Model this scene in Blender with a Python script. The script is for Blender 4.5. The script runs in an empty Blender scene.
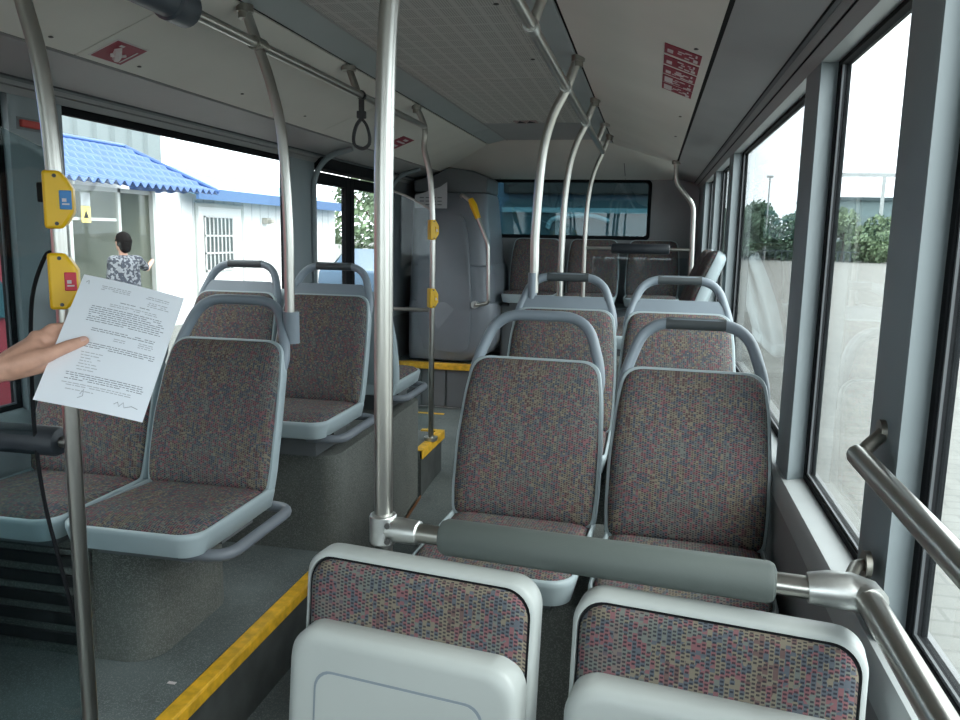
import bpy, bmesh, math, random
from mathutils import Vector, Matrix
random.seed(7)
C = bpy.context.scene.collection
PI = math.pi
def R(a): return math.radians(a)
V = Vector

# ------------------------------------------------------------------ materials
def nodes_of(name):
    m = bpy.data.materials.new(name); m.use_nodes = True
    nt = m.node_tree
    return m, nt, nt.nodes, nt.links, nt.nodes['Principled BSDF']

def mat(name, col, rough=.5, metal=0., noise=0., nscale=40., bump=0., bscale=200., spec=.5, aniso=None):
    m, nt, N, L, p = nodes_of(name)
    p.inputs['Base Color'].default_value = (*col, 1)
    p.inputs['Roughness'].default_value = rough
    p.inputs['Metallic'].default_value = metal
    p.inputs['Specular IOR Level'].default_value = spec
    tc = N.new('ShaderNodeTexCoord')
    if noise > 0:
        n = N.new('ShaderNodeTexNoise'); n.inputs['Scale'].default_value = nscale; n.inputs['Detail'].default_value = 4
        r = N.new('ShaderNodeValToRGB')
        r.color_ramp.elements[0].position = .3; r.color_ramp.elements[1].position = .7
        r.color_ramp.elements[0].color = (*[c * (1 - noise) for c in col], 1)
        r.color_ramp.elements[1].color = (*[min(1, c * (1 + noise)) for c in col], 1)
        L.new(tc.outputs['Object'], n.inputs['Vector']); L.new(n.outputs['Fac'], r.inputs['Fac'])
        L.new(r.outputs['Color'], p.inputs['Base Color'])
    if bump > 0:
        n = N.new('ShaderNodeTexNoise'); n.inputs['Scale'].default_value = bscale
        b = N.new('ShaderNodeBump'); b.inputs['Strength'].default_value = bump; b.inputs['Distance'].default_value = .002
        L.new(tc.outputs['Object'], n.inputs['Vector']); L.new(n.outputs['Fac'], b.inputs['Height'])
        L.new(b.outputs['Normal'], p.inputs['Normal'])
    return m

def math_node(N, L, op, a, b=None):
    n = N.new('ShaderNodeMath'); n.operation = op
    for i, x in enumerate((a, b)):
        if x is None: continue
        if isinstance(x, (int, float)): n.inputs[i].default_value = x
        else: L.new(x, n.inputs[i])
    return n.outputs[0]

def glass(name, tint, gloss=.9, ior=1.45, rough=0.0):
    m, nt, N, L, p = nodes_of(name)
    N.remove(p)
    out = N['Material Output']
    t = N.new('ShaderNodeBsdfTransparent'); t.inputs['Color'].default_value = (*tint, 1)
    g = N.new('ShaderNodeBsdfGlossy'); g.inputs['Roughness'].default_value = rough; g.inputs['Color'].default_value = (gloss, gloss, gloss, 1)
    f = N.new('ShaderNodeLayerWeight'); f.inputs['Blend'].default_value = .5      # Schlick reflectance, same on both faces of the pane
    r0 = ((ior - 1) / (ior + 1)) ** 2
    fac = math_node(N, L, 'ADD', math_node(N, L, 'MULTIPLY', math_node(N, L, 'POWER', f.outputs['Facing'], 5.), 1 - r0), r0)
    mx = N.new('ShaderNodeMixShader')
    L.new(fac, mx.inputs['Fac']); L.new(t.outputs[0], mx.inputs[1]); L.new(g.outputs[0], mx.inputs[2])
    L.new(mx.outputs[0], out.inputs['Surface'])
    return m

def fabric_mat():
    m, nt, N, L, p = nodes_of('woven_seat_fabric')
    p.inputs['Roughness'].default_value = .95; p.inputs['Specular IOR Level'].default_value = .1
    tc = N.new('ShaderNodeTexCoord'); s = N.new('ShaderNodeSeparateXYZ'); L.new(tc.outputs['Object'], s.inputs[0])
    u = s.outputs['X']; v = math_node(N, L, 'ADD', s.outputs['Y'], s.outputs['Z'])
    cu = math_node(N, L, 'MULTIPLY', u, 1 / .0071); cv = math_node(N, L, 'MULTIPLY', v, 1 / .0066)
    iu = math_node(N, L, 'FLOOR', cu)
    half = math_node(N, L, 'MULTIPLY', math_node(N, L, 'MODULO', iu, 2.), .5)
    cv2 = math_node(N, L, 'ADD', cv, half)
    iv = math_node(N, L, 'FLOOR', cv2)
    cb = N.new('ShaderNodeCombineXYZ'); L.new(iu, cb.inputs[0]); L.new(iv, cb.inputs[1])
    cl = N.new('ShaderNodeCombineXYZ'); L.new(iu, cl.inputs[0]); L.new(math_node(N, L, 'FLOOR', math_node(N, L, 'MULTIPLY', iv, .2)), cl.inputs[1])
    wl = N.new('ShaderNodeTexWhiteNoise'); wl.noise_dimensions = '3D'; L.new(cl.outputs[0], wl.inputs['Vector'])
    wn = N.new('ShaderNodeTexWhiteNoise'); wn.noise_dimensions = '3D'; L.new(cb.outputs[0], wn.inputs['Vector'])
    rp = N.new('ShaderNodeValToRGB'); cr = rp.color_ramp; cr.interpolation = 'CONSTANT'
    cols = [(0, (0.1284, 0.0846, 0.0815)), (0.2, (0.1809, 0.159, 0.1246)), (0.4, (0.0943, 0.1068, 0.1255)), (0.52, (0.1919, 0.0949, 0.1043)), (0.62, (0.1395, 0.1489, 0.1395)), (0.78, (0.1645, 0.1363, 0.127)), (0.92, (0.1075, 0.0918, 0.1043))]
    while len(cr.elements) < len(cols): cr.elements.new(.5)
    for e, (ps, c) in zip(cr.elements, cols): e.position = ps; e.color = (*c, 1)
    # blotches shift which colours dominate
    nz = N.new('ShaderNodeTexNoise'); nz.inputs['Scale'].default_value = 9; nz.inputs['Detail'].default_value = 2
    L.new(tc.outputs['Object'], nz.inputs['Vector'])
    fac = math_node(N, L, 'ADD', math_node(N, L, 'ADD', math_node(N, L, 'MULTIPLY', wn.outputs['Value'], .22), math_node(N, L, 'MULTIPLY', wl.outputs['Value'], .42)), math_node(N, L, 'MULTIPLY', math_node(N, L, 'SUBTRACT', nz.outputs['Fac'], .32), 1.05))
    fac = math_node(N, L, 'MAXIMUM', math_node(N, L, 'MINIMUM', fac, .99), .0)
    L.new(fac, rp.inputs['Fac'])
    # dark woven dashes
    fu = math_node(N, L, 'FRACT', cu); fv = math_node(N, L, 'FRACT', cv2)
    du = math_node(N, L, 'LESS_THAN', math_node(N, L, 'ABSOLUTE', math_node(N, L, 'SUBTRACT', fu, .5)), .34)
    dv = math_node(N, L, 'LESS_THAN', fv, .5)
    dash = math_node(N, L, 'MULTIPLY', du, dv)
    w2 = N.new('ShaderNodeTexWhiteNoise'); w2.noise_dimensions = '4D'; w2.inputs['W'].default_value = 3.3; L.new(cb.outputs[0], w2.inputs['Vector'])
    dash = math_node(N, L, 'MULTIPLY', dash, math_node(N, L, 'GREATER_THAN', w2.outputs['Value'], .18))
    mx = N.new('ShaderNodeMix'); mx.data_type = 'RGBA'
    L.new(math_node(N, L, 'MULTIPLY', dash, .8), mx.inputs['Factor']); L.new(rp.outputs['Color'], mx.inputs[6]); mx.inputs[7].default_value = (.022, .022, .03, 1)
    L.new(mx.outputs[2], p.inputs['Base Color'])
    b = N.new('ShaderNodeBump'); b.inputs['Strength'].default_value = .25; b.inputs['Distance'].default_value = .0015
    L.new(dash, b.inputs['Height']); L.new(b.outputs['Normal'], p.inputs['Normal'])
    return m

def perforated_mat():
    m, nt, N, L, p = nodes_of('perforated_ceiling_panel')
    p.inputs['Roughness'].default_value = .7
    tc = N.new('ShaderNodeTexCoord'); s = N.new('ShaderNodeSeparateXYZ'); L.new(tc.outputs['Object'], s.inputs[0])
    def dist(o, per):
        return math_node(N, L, 'ABSOLUTE', math_node(N, L, 'SUBTRACT', math_node(N, L, 'FRACT', math_node(N, L, 'MULTIPLY', o, 1 / per)), .5))
    x, y = s.outputs['X'], s.outputs['Y']
    hx, hy = dist(x, .009), dist(y, .009)
    hole = math_node(N, L, 'LESS_THAN', math_node(N, L, 'ADD', math_node(N, L, 'MULTIPLY', hx, hx), math_node(N, L, 'MULTIPLY', hy, hy)), .085)
    bx = math_node(N, L, 'GREATER_THAN', dist(x, .072), .42); by = math_node(N, L, 'GREATER_THAN', dist(y, .105), .44)
    bar = math_node(N, L, 'MAXIMUM', bx, by)
    hole = math_node(N, L, 'MULTIPLY', hole, math_node(N, L, 'SUBTRACT', 1., bar))
    mx = N.new('ShaderNodeMix'); mx.data_type = 'RGBA'
    L.new(hole, mx.inputs['Factor']); mx.inputs[6].default_value = (.48, .48, .455, 1); mx.inputs[7].default_value = (.18, .18, .17, 1)
    L.new(mx.outputs[2], p.inputs['Base Color'])
    return m

def speckle_mat(name, base, fleck, dens=.75, scale=700, rough=.8):
    m, nt, N, L, p = nodes_of(name)
    p.inputs['Roughness'].default_value = rough
    tc = N.new('ShaderNodeTexCoord')
    n = N.new('ShaderNodeTexVoronoi'); n.inputs['Scale'].default_value = scale * .35; L.new(tc.outputs['Object'], n.inputs['Vector'])
    sp = N.new('ShaderNodeSeparateColor'); L.new(n.outputs['Color'], sp.inputs[0])
    g = math_node(N, L, 'GREATER_THAN', sp.outputs[0], dens)
    n2 = N.new('ShaderNodeTexNoise'); n2.inputs['Scale'].default_value = 5; n2.inputs['Detail'].default_value = 5; L.new(tc.outputs['Object'], n2.inputs['Vector'])
    r = N.new('ShaderNodeValToRGB'); r.color_ramp.elements[0].position = .3; r.color_ramp.elements[1].position = .75
    r.color_ramp.elements[0].color = (*[c * .8 for c in base], 1); r.color_ramp.elements[1].color = (*[c * 1.25 for c in base], 1)
    L.new(n2.outputs['Fac'], r.inputs['Fac'])
    mx = N.new('ShaderNodeMix'); mx.data_type = 'RGBA'; L.new(g, mx.inputs['Factor']); L.new(r.outputs[0], mx.inputs[6]); mx.inputs[7].default_value = (*fleck, 1)
    L.new(mx.outputs[2], p.inputs['Base Color'])
    return m

FABRIC = fabric_mat()
PERF = perforated_mat()
RIM = mat('pale_seat_shell_plastic', (.36, .43, .46), .42, noise=.04, nscale=6)
RIM2 = mat('light_grey_tip_seat_plastic', (.41, .44, .435), .4, noise=.03, nscale=6)
HANDLE = mat('grey_blue_handle_plastic', (.21, .25, .29), .42, noise=.05, nscale=8)
GRIP = mat('dark_rubber_grip', (.06, .07, .075), .55, bump=.1, bscale=500)
TUBEP = mat('grey_painted_tube', (.17, .19, .22), .38)
STEEL = mat('brushed_stainless_steel', (.47, .46, .43), .28, 1., noise=.03, nscale=12)
CAST = mat('cast_metal_clamp', (.6, .61, .6), .38, 1., noise=.06, nscale=60)
DARKCAST = mat('dull_bracket_metal', (.30, .29, .26), .42, 1., noise=.1, nscale=60)
CEIL = mat('off_white_ceiling_panel', (.66, .65, .60), .6, noise=.04, nscale=3, bump=.04, bscale=150)
COVE = mat('blue_grey_light_cover', (.33, .375, .38), .45, noise=.04, nscale=4)
HEADP = mat('grey_window_header_panel', (.30, .302, .305), .5, noise=.05, nscale=3)
WALLP = mat('grey_wall_laminate', (.27, .28, .29), .5, noise=.06, nscale=5)
WALLD = mat('dark_grey_rear_moulding', (.13, .14, .15), .5, noise=.06, nscale=4)
PILLAR = mat('blue_grey_pillar_paint', (.21, .245, .26), .45, noise=.04, nscale=5)
SILL = mat('pale_window_sill', (.42, .45, .46), .4, noise=.04, nscale=7)
TOWER = mat('grey_engine_cover_plastic', (.20, .22, .25), .33, noise=.05, nscale=5)
RUBBER = mat('black_rubber', (.010, .011, .013), .8, spec=.15)
GAP = mat('black_panel_gap', (.008, .008, .009), .8)
FLOOR = speckle_mat('speckled_bus_floor', (.105, .125, .126), (.18, .2, .2), .82, 1100)
CARPET = speckle_mat('speckled_wheel_box_covering', (.098, .105, .098), (.165, .175, .165), .72, 1100)
RISER = mat('dark_step_riser', (.06, .066, .066), .6, noise=.25, nscale=12)
YELLOW = mat('yellow_step_edging', (.74, .42, .025), .5, noise=.25, nscale=25)
YBOX = mat('yellow_button_housing', (.80, .47, .005), .38)
BLUEB = mat('blue_button_face', (.03, .20, .50), .4)
REDB = mat('red_button_face', (.60, .02, .05), .4)
PAD = mat('grey_green_foam_sleeve', (.088, .105, .10), .6, bump=.08, bscale=300)
PADD = mat('black_foam_sleeve', (.022, .028, .036), .5, bump=.08, bscale=300)
HOUSING = mat('dark_slate_housing_plastic', (.06, .075, .095), .45)
STRAPM = mat('dark_rubber_strap', (.03, .03, .033), .6)
PAPER = mat('white_office_paper', (.84, .87, .93), .8)
INK = mat('grey_print_ink', (.28, .29, .33), .9)
INKL = mat('pale_grey_print_ink', (.48, .49, .53), .9)
REDS = mat('dark_red_sticker', (.27, .02, .045), .5)
WHITES = mat('sticker_white_print', (.62, .58, .58), .5)
STRIPR = mat('red_strap_plastic', (.45, .05, .04), .5)
SKIN = mat('warm_skin', (.62, .345, .25), .5, noise=.08, nscale=60, bump=.05, bscale=400)
HAIR = mat('black_hair', (.009, .008, .008), .9, spec=.1)
SHIRTG = mat('grey_work_shirt', (.2, .22, .25), .9)
TROUS = mat('dark_trousers', (.03, .035, .05), .9)
WGLASS = glass('clear_window_glass', (.93, .97, .965), .55, 1.38)
SGLASS = glass('tinted_screen_glass', (.70, .77, .78), .9, 1.4)
CGLASS = glass('clear_screen_glass', (.88, .92, .93), .8, 1.3)
RGLASS = glass('dark_tinted_rear_glass', (.30, .40, .42), .9, 1.5)
DGLASS = mat('dark_vehicle_glass', (.04, .09, .11), .3, spec=.25)
SCR = mat('dark_screw', (.05, .05, .05), .5)
RUST = mat('brown_rust_trace', (.12, .05, .02), .8)
SLAT = mat('black_slat', (.012, .013, .014), .5)

# exterior
def pavers():
    m, nt, N, L, p = nodes_of('pale_concrete_lot'); p.inputs['Roughness'].default_value = .9
    tc = N.new('ShaderNodeTexCoord')
    br = N.new('ShaderNodeTexBrick'); br.inputs['Scale'].default_value = 1.6
    br.inputs['Color1'].default_value = (.245, .25, .238, 1); br.inputs['Color2'].default_value = (.225, .23, .218, 1); br.inputs['Mortar'].default_value = (.19, .195, .185, 1)
    n = N.new('ShaderNodeTexNoise'); n.inputs['Scale'].default_value = 3.5; n.inputs['Detail'].default_value = 6
    mp = N.new('ShaderNodeMapping'); mp.inputs['Scale'].default_value = (1, .35, 1)
    L.new(tc.outputs['Object'], br.inputs['Vector']); L.new(tc.outputs['Object'], mp.inputs['Vector']); L.new(mp.outputs[0], n.inputs['Vector'])
    r = N.new('ShaderNodeValToRGB'); r.color_ramp.elements[0].color = (.62, .62, .62, 1); r.color_ramp.elements[1].color = (1.15, 1.15, 1.15, 1)
    L.new(n.outputs['Fac'], r.inputs['Fac'])
    mx = N.new('ShaderNodeMix'); mx.data_type = 'RGBA'; mx.blend_type = 'MULTIPLY'; mx.inputs['Factor'].default_value = 1
    L.new(br.outputs['Color'], mx.inputs[6]); L.new(r.outputs[0], mx.inputs[7]); L.new(mx.outputs[2], p.inputs['Base Color'])
    return m
LOT = pavers()
WHITEW = mat('white_building_paint', (.82, .82, .81), .8, noise=.03, nscale=2)
CORR = mat('pale_blue_corrugated_cladding', (.19, .215, .215), .6, noise=.04, nscale=.5)
BLUER = mat('sky_blue_roof_sheet', (.10, .27, .40), .5, noise=.05, nscale=1)
BLUEF = mat('deep_blue_fascia', (.05, .125, .28), .5)
BLUET = mat('blue_canopy_tile_sheet', (.055, .12, .31), .4, noise=.12, nscale=3)
VERA = glass('hazy_porch_glazing', (.88, .89, .85), .6, 1.5)
VWALL = mat('grey_porch_panel', (.62, .62, .57), .6, noise=.2, nscale=1.3)
ALU = mat('pale_frame_paint', (.5, .52, .5), .5)
BARS = mat('white_window_bars', (.7, .7, .7), .5)
WINDK = mat('dim_window_interior', (.10, .12, .12), .3)
LEAF = mat('hazy_green_leaves', (.115, .19, .13), .8, noise=.35, nscale=.6)
LEAF2 = mat('pale_green_leaves', (.17, .24, .14), .8, noise=.35, nscale=.8)
BARK = mat('brown_bark', (.09, .065, .045), .9)
FENCE = mat('dark_fence_metal', (.05, .08, .09), .6)
GREYW = mat('hazy_grey_warehouse', (.16, .22, .23), .7)
WHITEM = mat('white_painted_metal', (.42, .45, .46), .6)
CARB = mat('silver_blue_car_paint', (.10, .17, .26), .3, 0.)
REDV = mat('red_vehicle_paint', (.33, .05, .07), .35)
BUSB = mat('blue_bus_paint', (.05, .12, .2), .35)
BUSL = mat('pale_teal_bus_paint', (.2, .36, .42), .35)
TYRE = mat('black_tyre', (.015, .015, .015), .8)
SIGNY = mat('yellow_sign_face', (.75, .62, .2), .6)
def shirt_mat():
    m, nt, N, L, p = nodes_of('black_white_patterned_cloth'); p.inputs['Roughness'].default_value = .9
    tc = N.new('ShaderNodeTexCoord'); n = N.new('ShaderNodeTexVoronoi'); n.inputs['Scale'].default_value = 34; n.feature = 'F1'
    L.new(tc.outputs['Object'], n.inputs['Vector'])
    sp = N.new('ShaderNodeSeparateColor'); L.new(n.outputs['Color'], sp.inputs[0])
    r = N.new('ShaderNodeValToRGB'); r.color_ramp.interpolation = 'CONSTANT'
    r.color_ramp.elements[0].color = (.03, .035, .05, 1); r.color_ramp.elements[1].position = .58; r.color_ramp.elements[1].color = (.17, .18, .20, 1)
    L.new(sp.outputs[0], r.inputs['Fac']); L.new(r.outputs[0], p.inputs['Base Color'])
    return m
SHIRTP = shirt_mat()

# ------------------------------------------------------------------ mesh helpers
class MB:
    def __init__(s): s.bm = bmesh.new()
    def poly(s, pts, flip=False):
        vs = [s.bm.verts.new(p) for p in pts]
        if flip: vs.reverse()
        return s.bm.faces.new(vs)
    def box(s, x0, x1, y0, y1, z0, z1, T=None):
        P = [V((x, y, z)) for z in (z0, z1) for y in (y0, y1) for x in (x0, x1)]
        if T: P = [T(p) for p in P]
        v = [s.bm.verts.new(p) for p in P]
        for f in ((0, 2, 3, 1), (4, 5, 7, 6), (0, 1, 5, 4), (2, 6, 7, 3), (0, 4, 6, 2), (1, 3, 7, 5)):
            s.bm.faces.new([v[i] for i in f])
        return s
    def rings(s, rings, cap=True, closed=False):
        prev = None; first = None
        for r in rings:
            cur = [s.bm.verts.new(p) for p in r]
            if prev:
                n = len(cur)
                for i in range(n): s.bm.faces.new((prev[i], prev[(i + 1) % n], cur[(i + 1) % n], cur[i]))
            else: first = cur
            prev = cur
        if closed:
            n = len(prev)
            for i in range(n): s.bm.faces.new((prev[i], prev[(i + 1) % n], first[(i + 1) % n], first[i]))
        elif cap:
            s.bm.faces.new(list(reversed(first))); s.bm.faces.new(prev)
        return s
    def tube(s, path, r, seg=12, closed=False, rx=None):
        P = [V(p) for p in path]; n = len(P); rings = []
        rr = r if isinstance(r, (list, tuple)) else [r] * n
        t0 = (P[1] - P[0]).normalized()
        up = V((0, 0, 1)) if abs(t0.z) < .9 else V((1, 0, 0))
        a = t0.cross(up).normalized()
        for i in range(n):
            if closed: t = (P[(i + 1) % n] - P[i - 1]).normalized()
            else: t = (P[min(i + 1, n - 1)] - P[max(i - 1, 0)]).normalized()
            a = (a - t * a.dot(t)).normalized(); b = t.cross(a)
            k = rx if rx else 1.
            rings.append([P[i] + (a * math.cos(2 * PI * j / seg) * rr[i] + b * math.sin(2 * PI * j / seg) * rr[i] * k) for j in range(seg)])
        return s.rings(rings, True, closed)
    def cyl(s, p, q, r, seg=16, r2=None):
        return s.tube([p, q], [r, r if r2 is None else r2], seg)
    def prism(s, outline, f0, f1):      # outline list of (u,v); f0,f1 map (u,v)->Vector
        a = [f0(u, v) for u, v in outline]; b = [f1(u, v) for u, v in outline]
        return s.rings([a, b])
    def sphere(s, c, r, sx=1, sy=1, sz=1, seg=16, T=None):
        rings = []
        for i in range(1, seg // 2):
            t = PI * i / (seg // 2)
            rings.append([V((c[0] + r * sx * math.sin(t) * math.cos(2 * PI * j / seg), c[1] + r * sy * math.sin(t) * math.sin(2 * PI * j / seg), c[2] - r * sz * math.cos(t))) for j in range(seg)])
        return s.rings(rings)
    def mesh(s, name, smooth=40):
        bmesh.ops.recalc_face_normals(s.bm, faces=s.bm.faces[:])
        me = bpy.data.meshes.new(name)
        if smooth:
            for f in s.bm.faces: f.smooth = True
            lim = R(smooth)
            for e in s.bm.edges:
                if len(e.link_faces) == 2 and e.calc_face_angle(0) > lim: e.smooth = False
        s.bm.to_mesh(me); s.bm.free()
        return me
    def build(s, name, m, parent=None, bevel=0, smooth=40, bseg=2):
        me = s.mesh(name, smooth); me.materials.append(m)
        o = bpy.data.objects.new(name, me); C.objects.link(o)
        if parent: o.parent = parent
        if bevel:
            b = o.modifiers.new('edge', 'BEVEL'); b.width = bevel; b.segments = bseg; b.limit_method = 'ANGLE'; b.angle_limit = R(35)
            b.harden_normals = False
        return o

def inst(name, me, parent, mod=None):
    o = bpy.data.objects.new(name, me); C.objects.link(o); o.parent = parent
    return o
def thing(name, label, cat, loc=(0, 0, 0), rz=0, group=None):
    o = bpy.data.objects.new(name, None); C.objects.link(o); o.location = loc; o.rotation_euler = (0, 0, rz)
    o.empty_display_size = .05
    return tag(o, label, cat, group)
def tag(o, label, cat, group=None):
    o['label'] = label; o['category'] = cat
    if group: o['group'] = group
    return o
def struct(o):
    o['kind'] = 'structure'; return o
def sroot(name, loc=(0, 0, 0)):
    o = bpy.data.objects.new(name, None); C.objects.link(o); o.location = loc
    return struct(o)

def spline(pts, n=8):
    P = [V(p) for p in pts]; out = []
    P = [P[0] * 2 - P[1]] + P + [P[-1] * 2 - P[-2]]
    for i in range(1, len(P) - 2):
        p0, p1, p2, p3 = P[i - 1:i + 3]
        for k in range(n):
            t = k / n
            out.append(.5 * ((2 * p1) + (p2 - p0) * t + (2 * p0 - 5 * p1 + 4 * p2 - p3) * t * t + (3 * p1 - p0 - 3 * p2 + p3) * t ** 3))
    out.append(P[-2]); return out
def fillet(pts, r, n=6):
    P = [V(p) for p in pts]; out = [P[0]]
    for i in range(1, len(P) - 1):
        a, b, c = P[i - 1], P[i], P[i + 1]
        d1 = (a - b); d2 = (c - b); rr = min(r, d1.length * .49, d2.length * .49)
        p, q = b + d1.normalized() * rr, b + d2.normalized() * rr
        for k in range(n + 1):
            t = k / n; out.append(p * (1 - t) ** 2 + b * 2 * t * (1 - t) + q * t * t)
    out.append(P[-1]); return out
def rrect(x0, x1, y0, y1, r, n=6):     # r: radius or 4 radii (x0y0, x1y0, x1y1, x0y1)
    rs = r if isinstance(r, (list, tuple)) else [r] * 4
    out = []
    for (cx, cy, a0, rr) in ((x0 + rs[0], y0 + rs[0], 180, rs[0]), (x1 - rs[1], y0 + rs[1], 270, rs[1]), (x1 - rs[2], y1 - rs[2], 0, rs[2]), (x0 + rs[3], y1 - rs[3], 90, rs[3])):
        if rr < 1e-5: out.append((cx, cy)); continue
        for k in range(n + 1):
            a = R(a0 + 90 * k / n); out.append((cx + rr * math.cos(a), cy + rr * math.sin(a)))
    return out
def inset(o, d):
    cx = sum(p[0] for p in o) / len(o); cy = sum(p[1] for p in o) / len(o)
    w = max(p[0] for p in o) - cx; h = max(p[1] for p in o) - cy
    return [(cx + (p[0] - cx) * (w - d) / w, cy + (p[1] - cy) * (h - d) / h) for p in o]
def extrude_profile(mb, prof, y0, y1):   # prof of (x,z), open strip with thickness handled by caller (closed polygon)
    return mb.rings([[V((x, y0, z)) for x, z in prof], [V((x, y1, z)) for x, z in prof]])
def strip(prof, y0, y1, t, side):        # thin shell following prof; thickness outward (up)
    n = len(prof); outer = []
    for i, (x, z) in enumerate(prof):
        a = V(prof[max(i - 1, 0)]); b = V(prof[min(i + 1, n - 1)]); d = (b - a).normalized()
        nn = V((-d.y, d.x)) * side
        outer.append((x + nn.x * t, z + nn.y * t))
    mb = MB(); extrude_profile(mb, prof + outer[::-1], y0, y1); return mb

# ------------------------------------------------------------------ camera
Mw = Matrix(((0.97726926, 0.05135472, -0.20568782), (0.2111595, -0.14938673, 0.96596857), (0.01888002, -0.98744433, -0.1568351)))
cx_, cy_, cz_ = Mw.col[0], Mw.col[1], Mw.col[2]
cam = bpy.data.cameras.new('camera'); co = bpy.data.objects.new('camera', cam); C.objects.link(co)
rot = Matrix((cx_, -cy_, -cz_)).transposed()
co.matrix_world = Matrix.Translation((.803, 0, 1.55)) @ rot.to_4x4()
cam.sensor_width = 36; cam.lens = 36 * 785 / 960; cam.clip_start = .05; cam.clip_end = 400
bpy.context.scene.camera = co

# ------------------------------------------------------------------ shell of the bus
GX = 1.236          # glass plane, window side
GL = 1.300          # glass plane, door side
def gx(sx): return GX if sx > 0 else GL
YF, YR = -2.3, 7.0  # front and rear
PI_X = 1.182        # inner pillar face
fl = MB()
P0 = [(1.2, 0.0), (YF, 0.0)]
# aisle floor with gentle ramp towards the rear
fl.rings([[V((-GL, y, z - .06)), V((GX, y, z - .06)), V((GX, y, z)), V((-GL, y, z))] for y, z in ((YF, 0), (2.6, 0), (4.4, .12), (6.2, .13))])
struct(fl.build('floor', FLOOR))
pod = MB(); pod.box(-1.272, -.395, 1.40, 2.86, .002, .254); pod.box(-1.272, -.395, 4.06, 4.5, .06, .36)
struct(pod.build('floor_podium', FLOOR))
rs = MB(); rs.box(-.394, -.388, 1.40, 2.86, .0, .215); rs.box(-.394, -.386, 4.06, 4.5, .10, .315)
struct(rs.build('trim_riser', RISER))
pr = MB(); pr.box(.215, 1.16, 1.55, 2.62, .002, .25); pr.box(.215, 1.16, 2.62, 3.75, .01, .335)
struct(pr.build('floor_podium_window_side', FLOOR))
rp_ = MB(); rp_.box(-1.272, 1.16, 6.16, 6.99, .14, .50)
struct(rp_.build('floor_rear', FLOOR))
rpan = MB()
for k in range(9): rpan.box(-1.2 + k * .21, -1.2 + k * .21 + .195, 6.148, 6.158, .15, .47)
struct(rpan.build('trim_rear_riser', WALLD, bevel=.003))

def edging(name, segs, label):
    t = MB()
    for s in segs: t.box(*s)
    return tag(t.build(name, YELLOW, bevel=.004), label, 'step edging')
edging('step_edging', [(-.425, -.378, 1.40, 2.845, .2545, .262), (-.3865, -.378, 1.40, 2.845, .215, .2545)], 'long yellow edging strip along the podium edge beside the first carpeted box')
edging('step_edging', [(-.425, -.376, 4.06, 4.545, .3605, .368), (-.3855, -.376, 4.06, 4.545, .315, .3605), (-.52, -.425, 4.502, 4.545, .315, .368)], 'short yellow edging at the foot of the far grab pole')
edging('step_edging', [(-1.2, .2, 6.12, 6.18, .5005, .51), (-1.2, .2, 6.12, 6.146, .46, .5005)], 'yellow edging strip under the grey engine cover')
edging('floor_marking', [(-1.1, -.75, 5.93, 5.97, .1285, .1315)], 'thin yellow line on the floor before the rear step')

# wheel boxes under the seats
def rbox(name, x0, x1, y0, y1, z0, z1, r, m, bev=.02):
    o = MB(); ol = rrect(x0, x1, y0, y1, r, 6)
    o.prism(ol, lambda u, v: V((u, v, z0)), lambda u, v: V((u, v, z1)))
    return struct(o.build(name, m, bevel=bev))
rbox('wall_box', -1.27, -.60, 1.93, 2.42, .2545, .632, [.001, .10, .10, .001], CARPET)
rbox('wall_box_second', -1.27, -.39, 2.86, 4.055, .02, .662, [.001, .07, .05, .001], CARPET)
rbox('wall_box_third', .30, 1.155, 1.86, 2.5, .2505, .625, .06, CARPET)
rbox('wall_box_fourth', .30, 1.155, 2.72, 3.5, .3355, .70, .06, CARPET)
rbox('wall_box_fifth', .62, 1.155, 4.02, 5.1, .05, .93, .05, CARPET)
rbox('wall_box_rear', -.40, 1.155, 6.42, 6.98, .5005, .985, .03, WALLD)
rbox('wall_box_tip', .42, 1.155, 1.10, 1.36, .002, .43, .03, CARPET)
tag(MB().box(-.372, -.366, 3.35, 4.0, .03, .045, T=lambda p: V((p.x, p.y, p.z + (p.y - 3.35) * .13))).build('rust_streak', RUST), 'thin brown rust streak at the foot of the dark box beside the aisle', 'stain')
del rs

# side walls below windows
def wall_side(sx, name, doors):
    w = MB()
    ys = [YF]
    for a, b in doors: ys += [a, b]
    ys.append(YR)
    for i in range(0, len(ys), 2):
        a, b = ys[i], ys[i + 1]
        G = gx(sx); i0 = 1.165 if sx > 0 else 1.275
        prof = [(sx * i0, -.1), (sx * i0, .905), (sx * (i0 + .007), .925), (sx * G, .93), (sx * (G + .039), .93), (sx * (G + .039), -.1)]
        extrude_profile(w, prof, a, b)
    return struct(w.build(name, WALLP))
DOORL = [(-1.7, .2), (4.62, 6.0)]
wall_side(1, 'wall_right', []); wall_side(-1, 'wall_left', DOORL)
# sills
for sx, nm, rng in ((1, 'trim_sill_right', [(YF, YR)]), (-1, 'trim_sill_left', [(YF, -1.7), (.2, 4.62), (6.0, YR)])):
    s = MB()
    for a, b in rng:
        o_ = 0 if sx > 0 else .110; e_ = gx(sx) - .004; extrude_profile(s, [(sx * (1.160 + o_), .868), (sx * (1.160 + o_), .918), (sx * (1.17 + o_), .932), (sx * e_, .936), (sx * e_, .926), (sx * (1.166 + o_), .922), (sx * (1.166 + o_), .868)], a, b)
    struct(s.build(nm, SILL))
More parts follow.
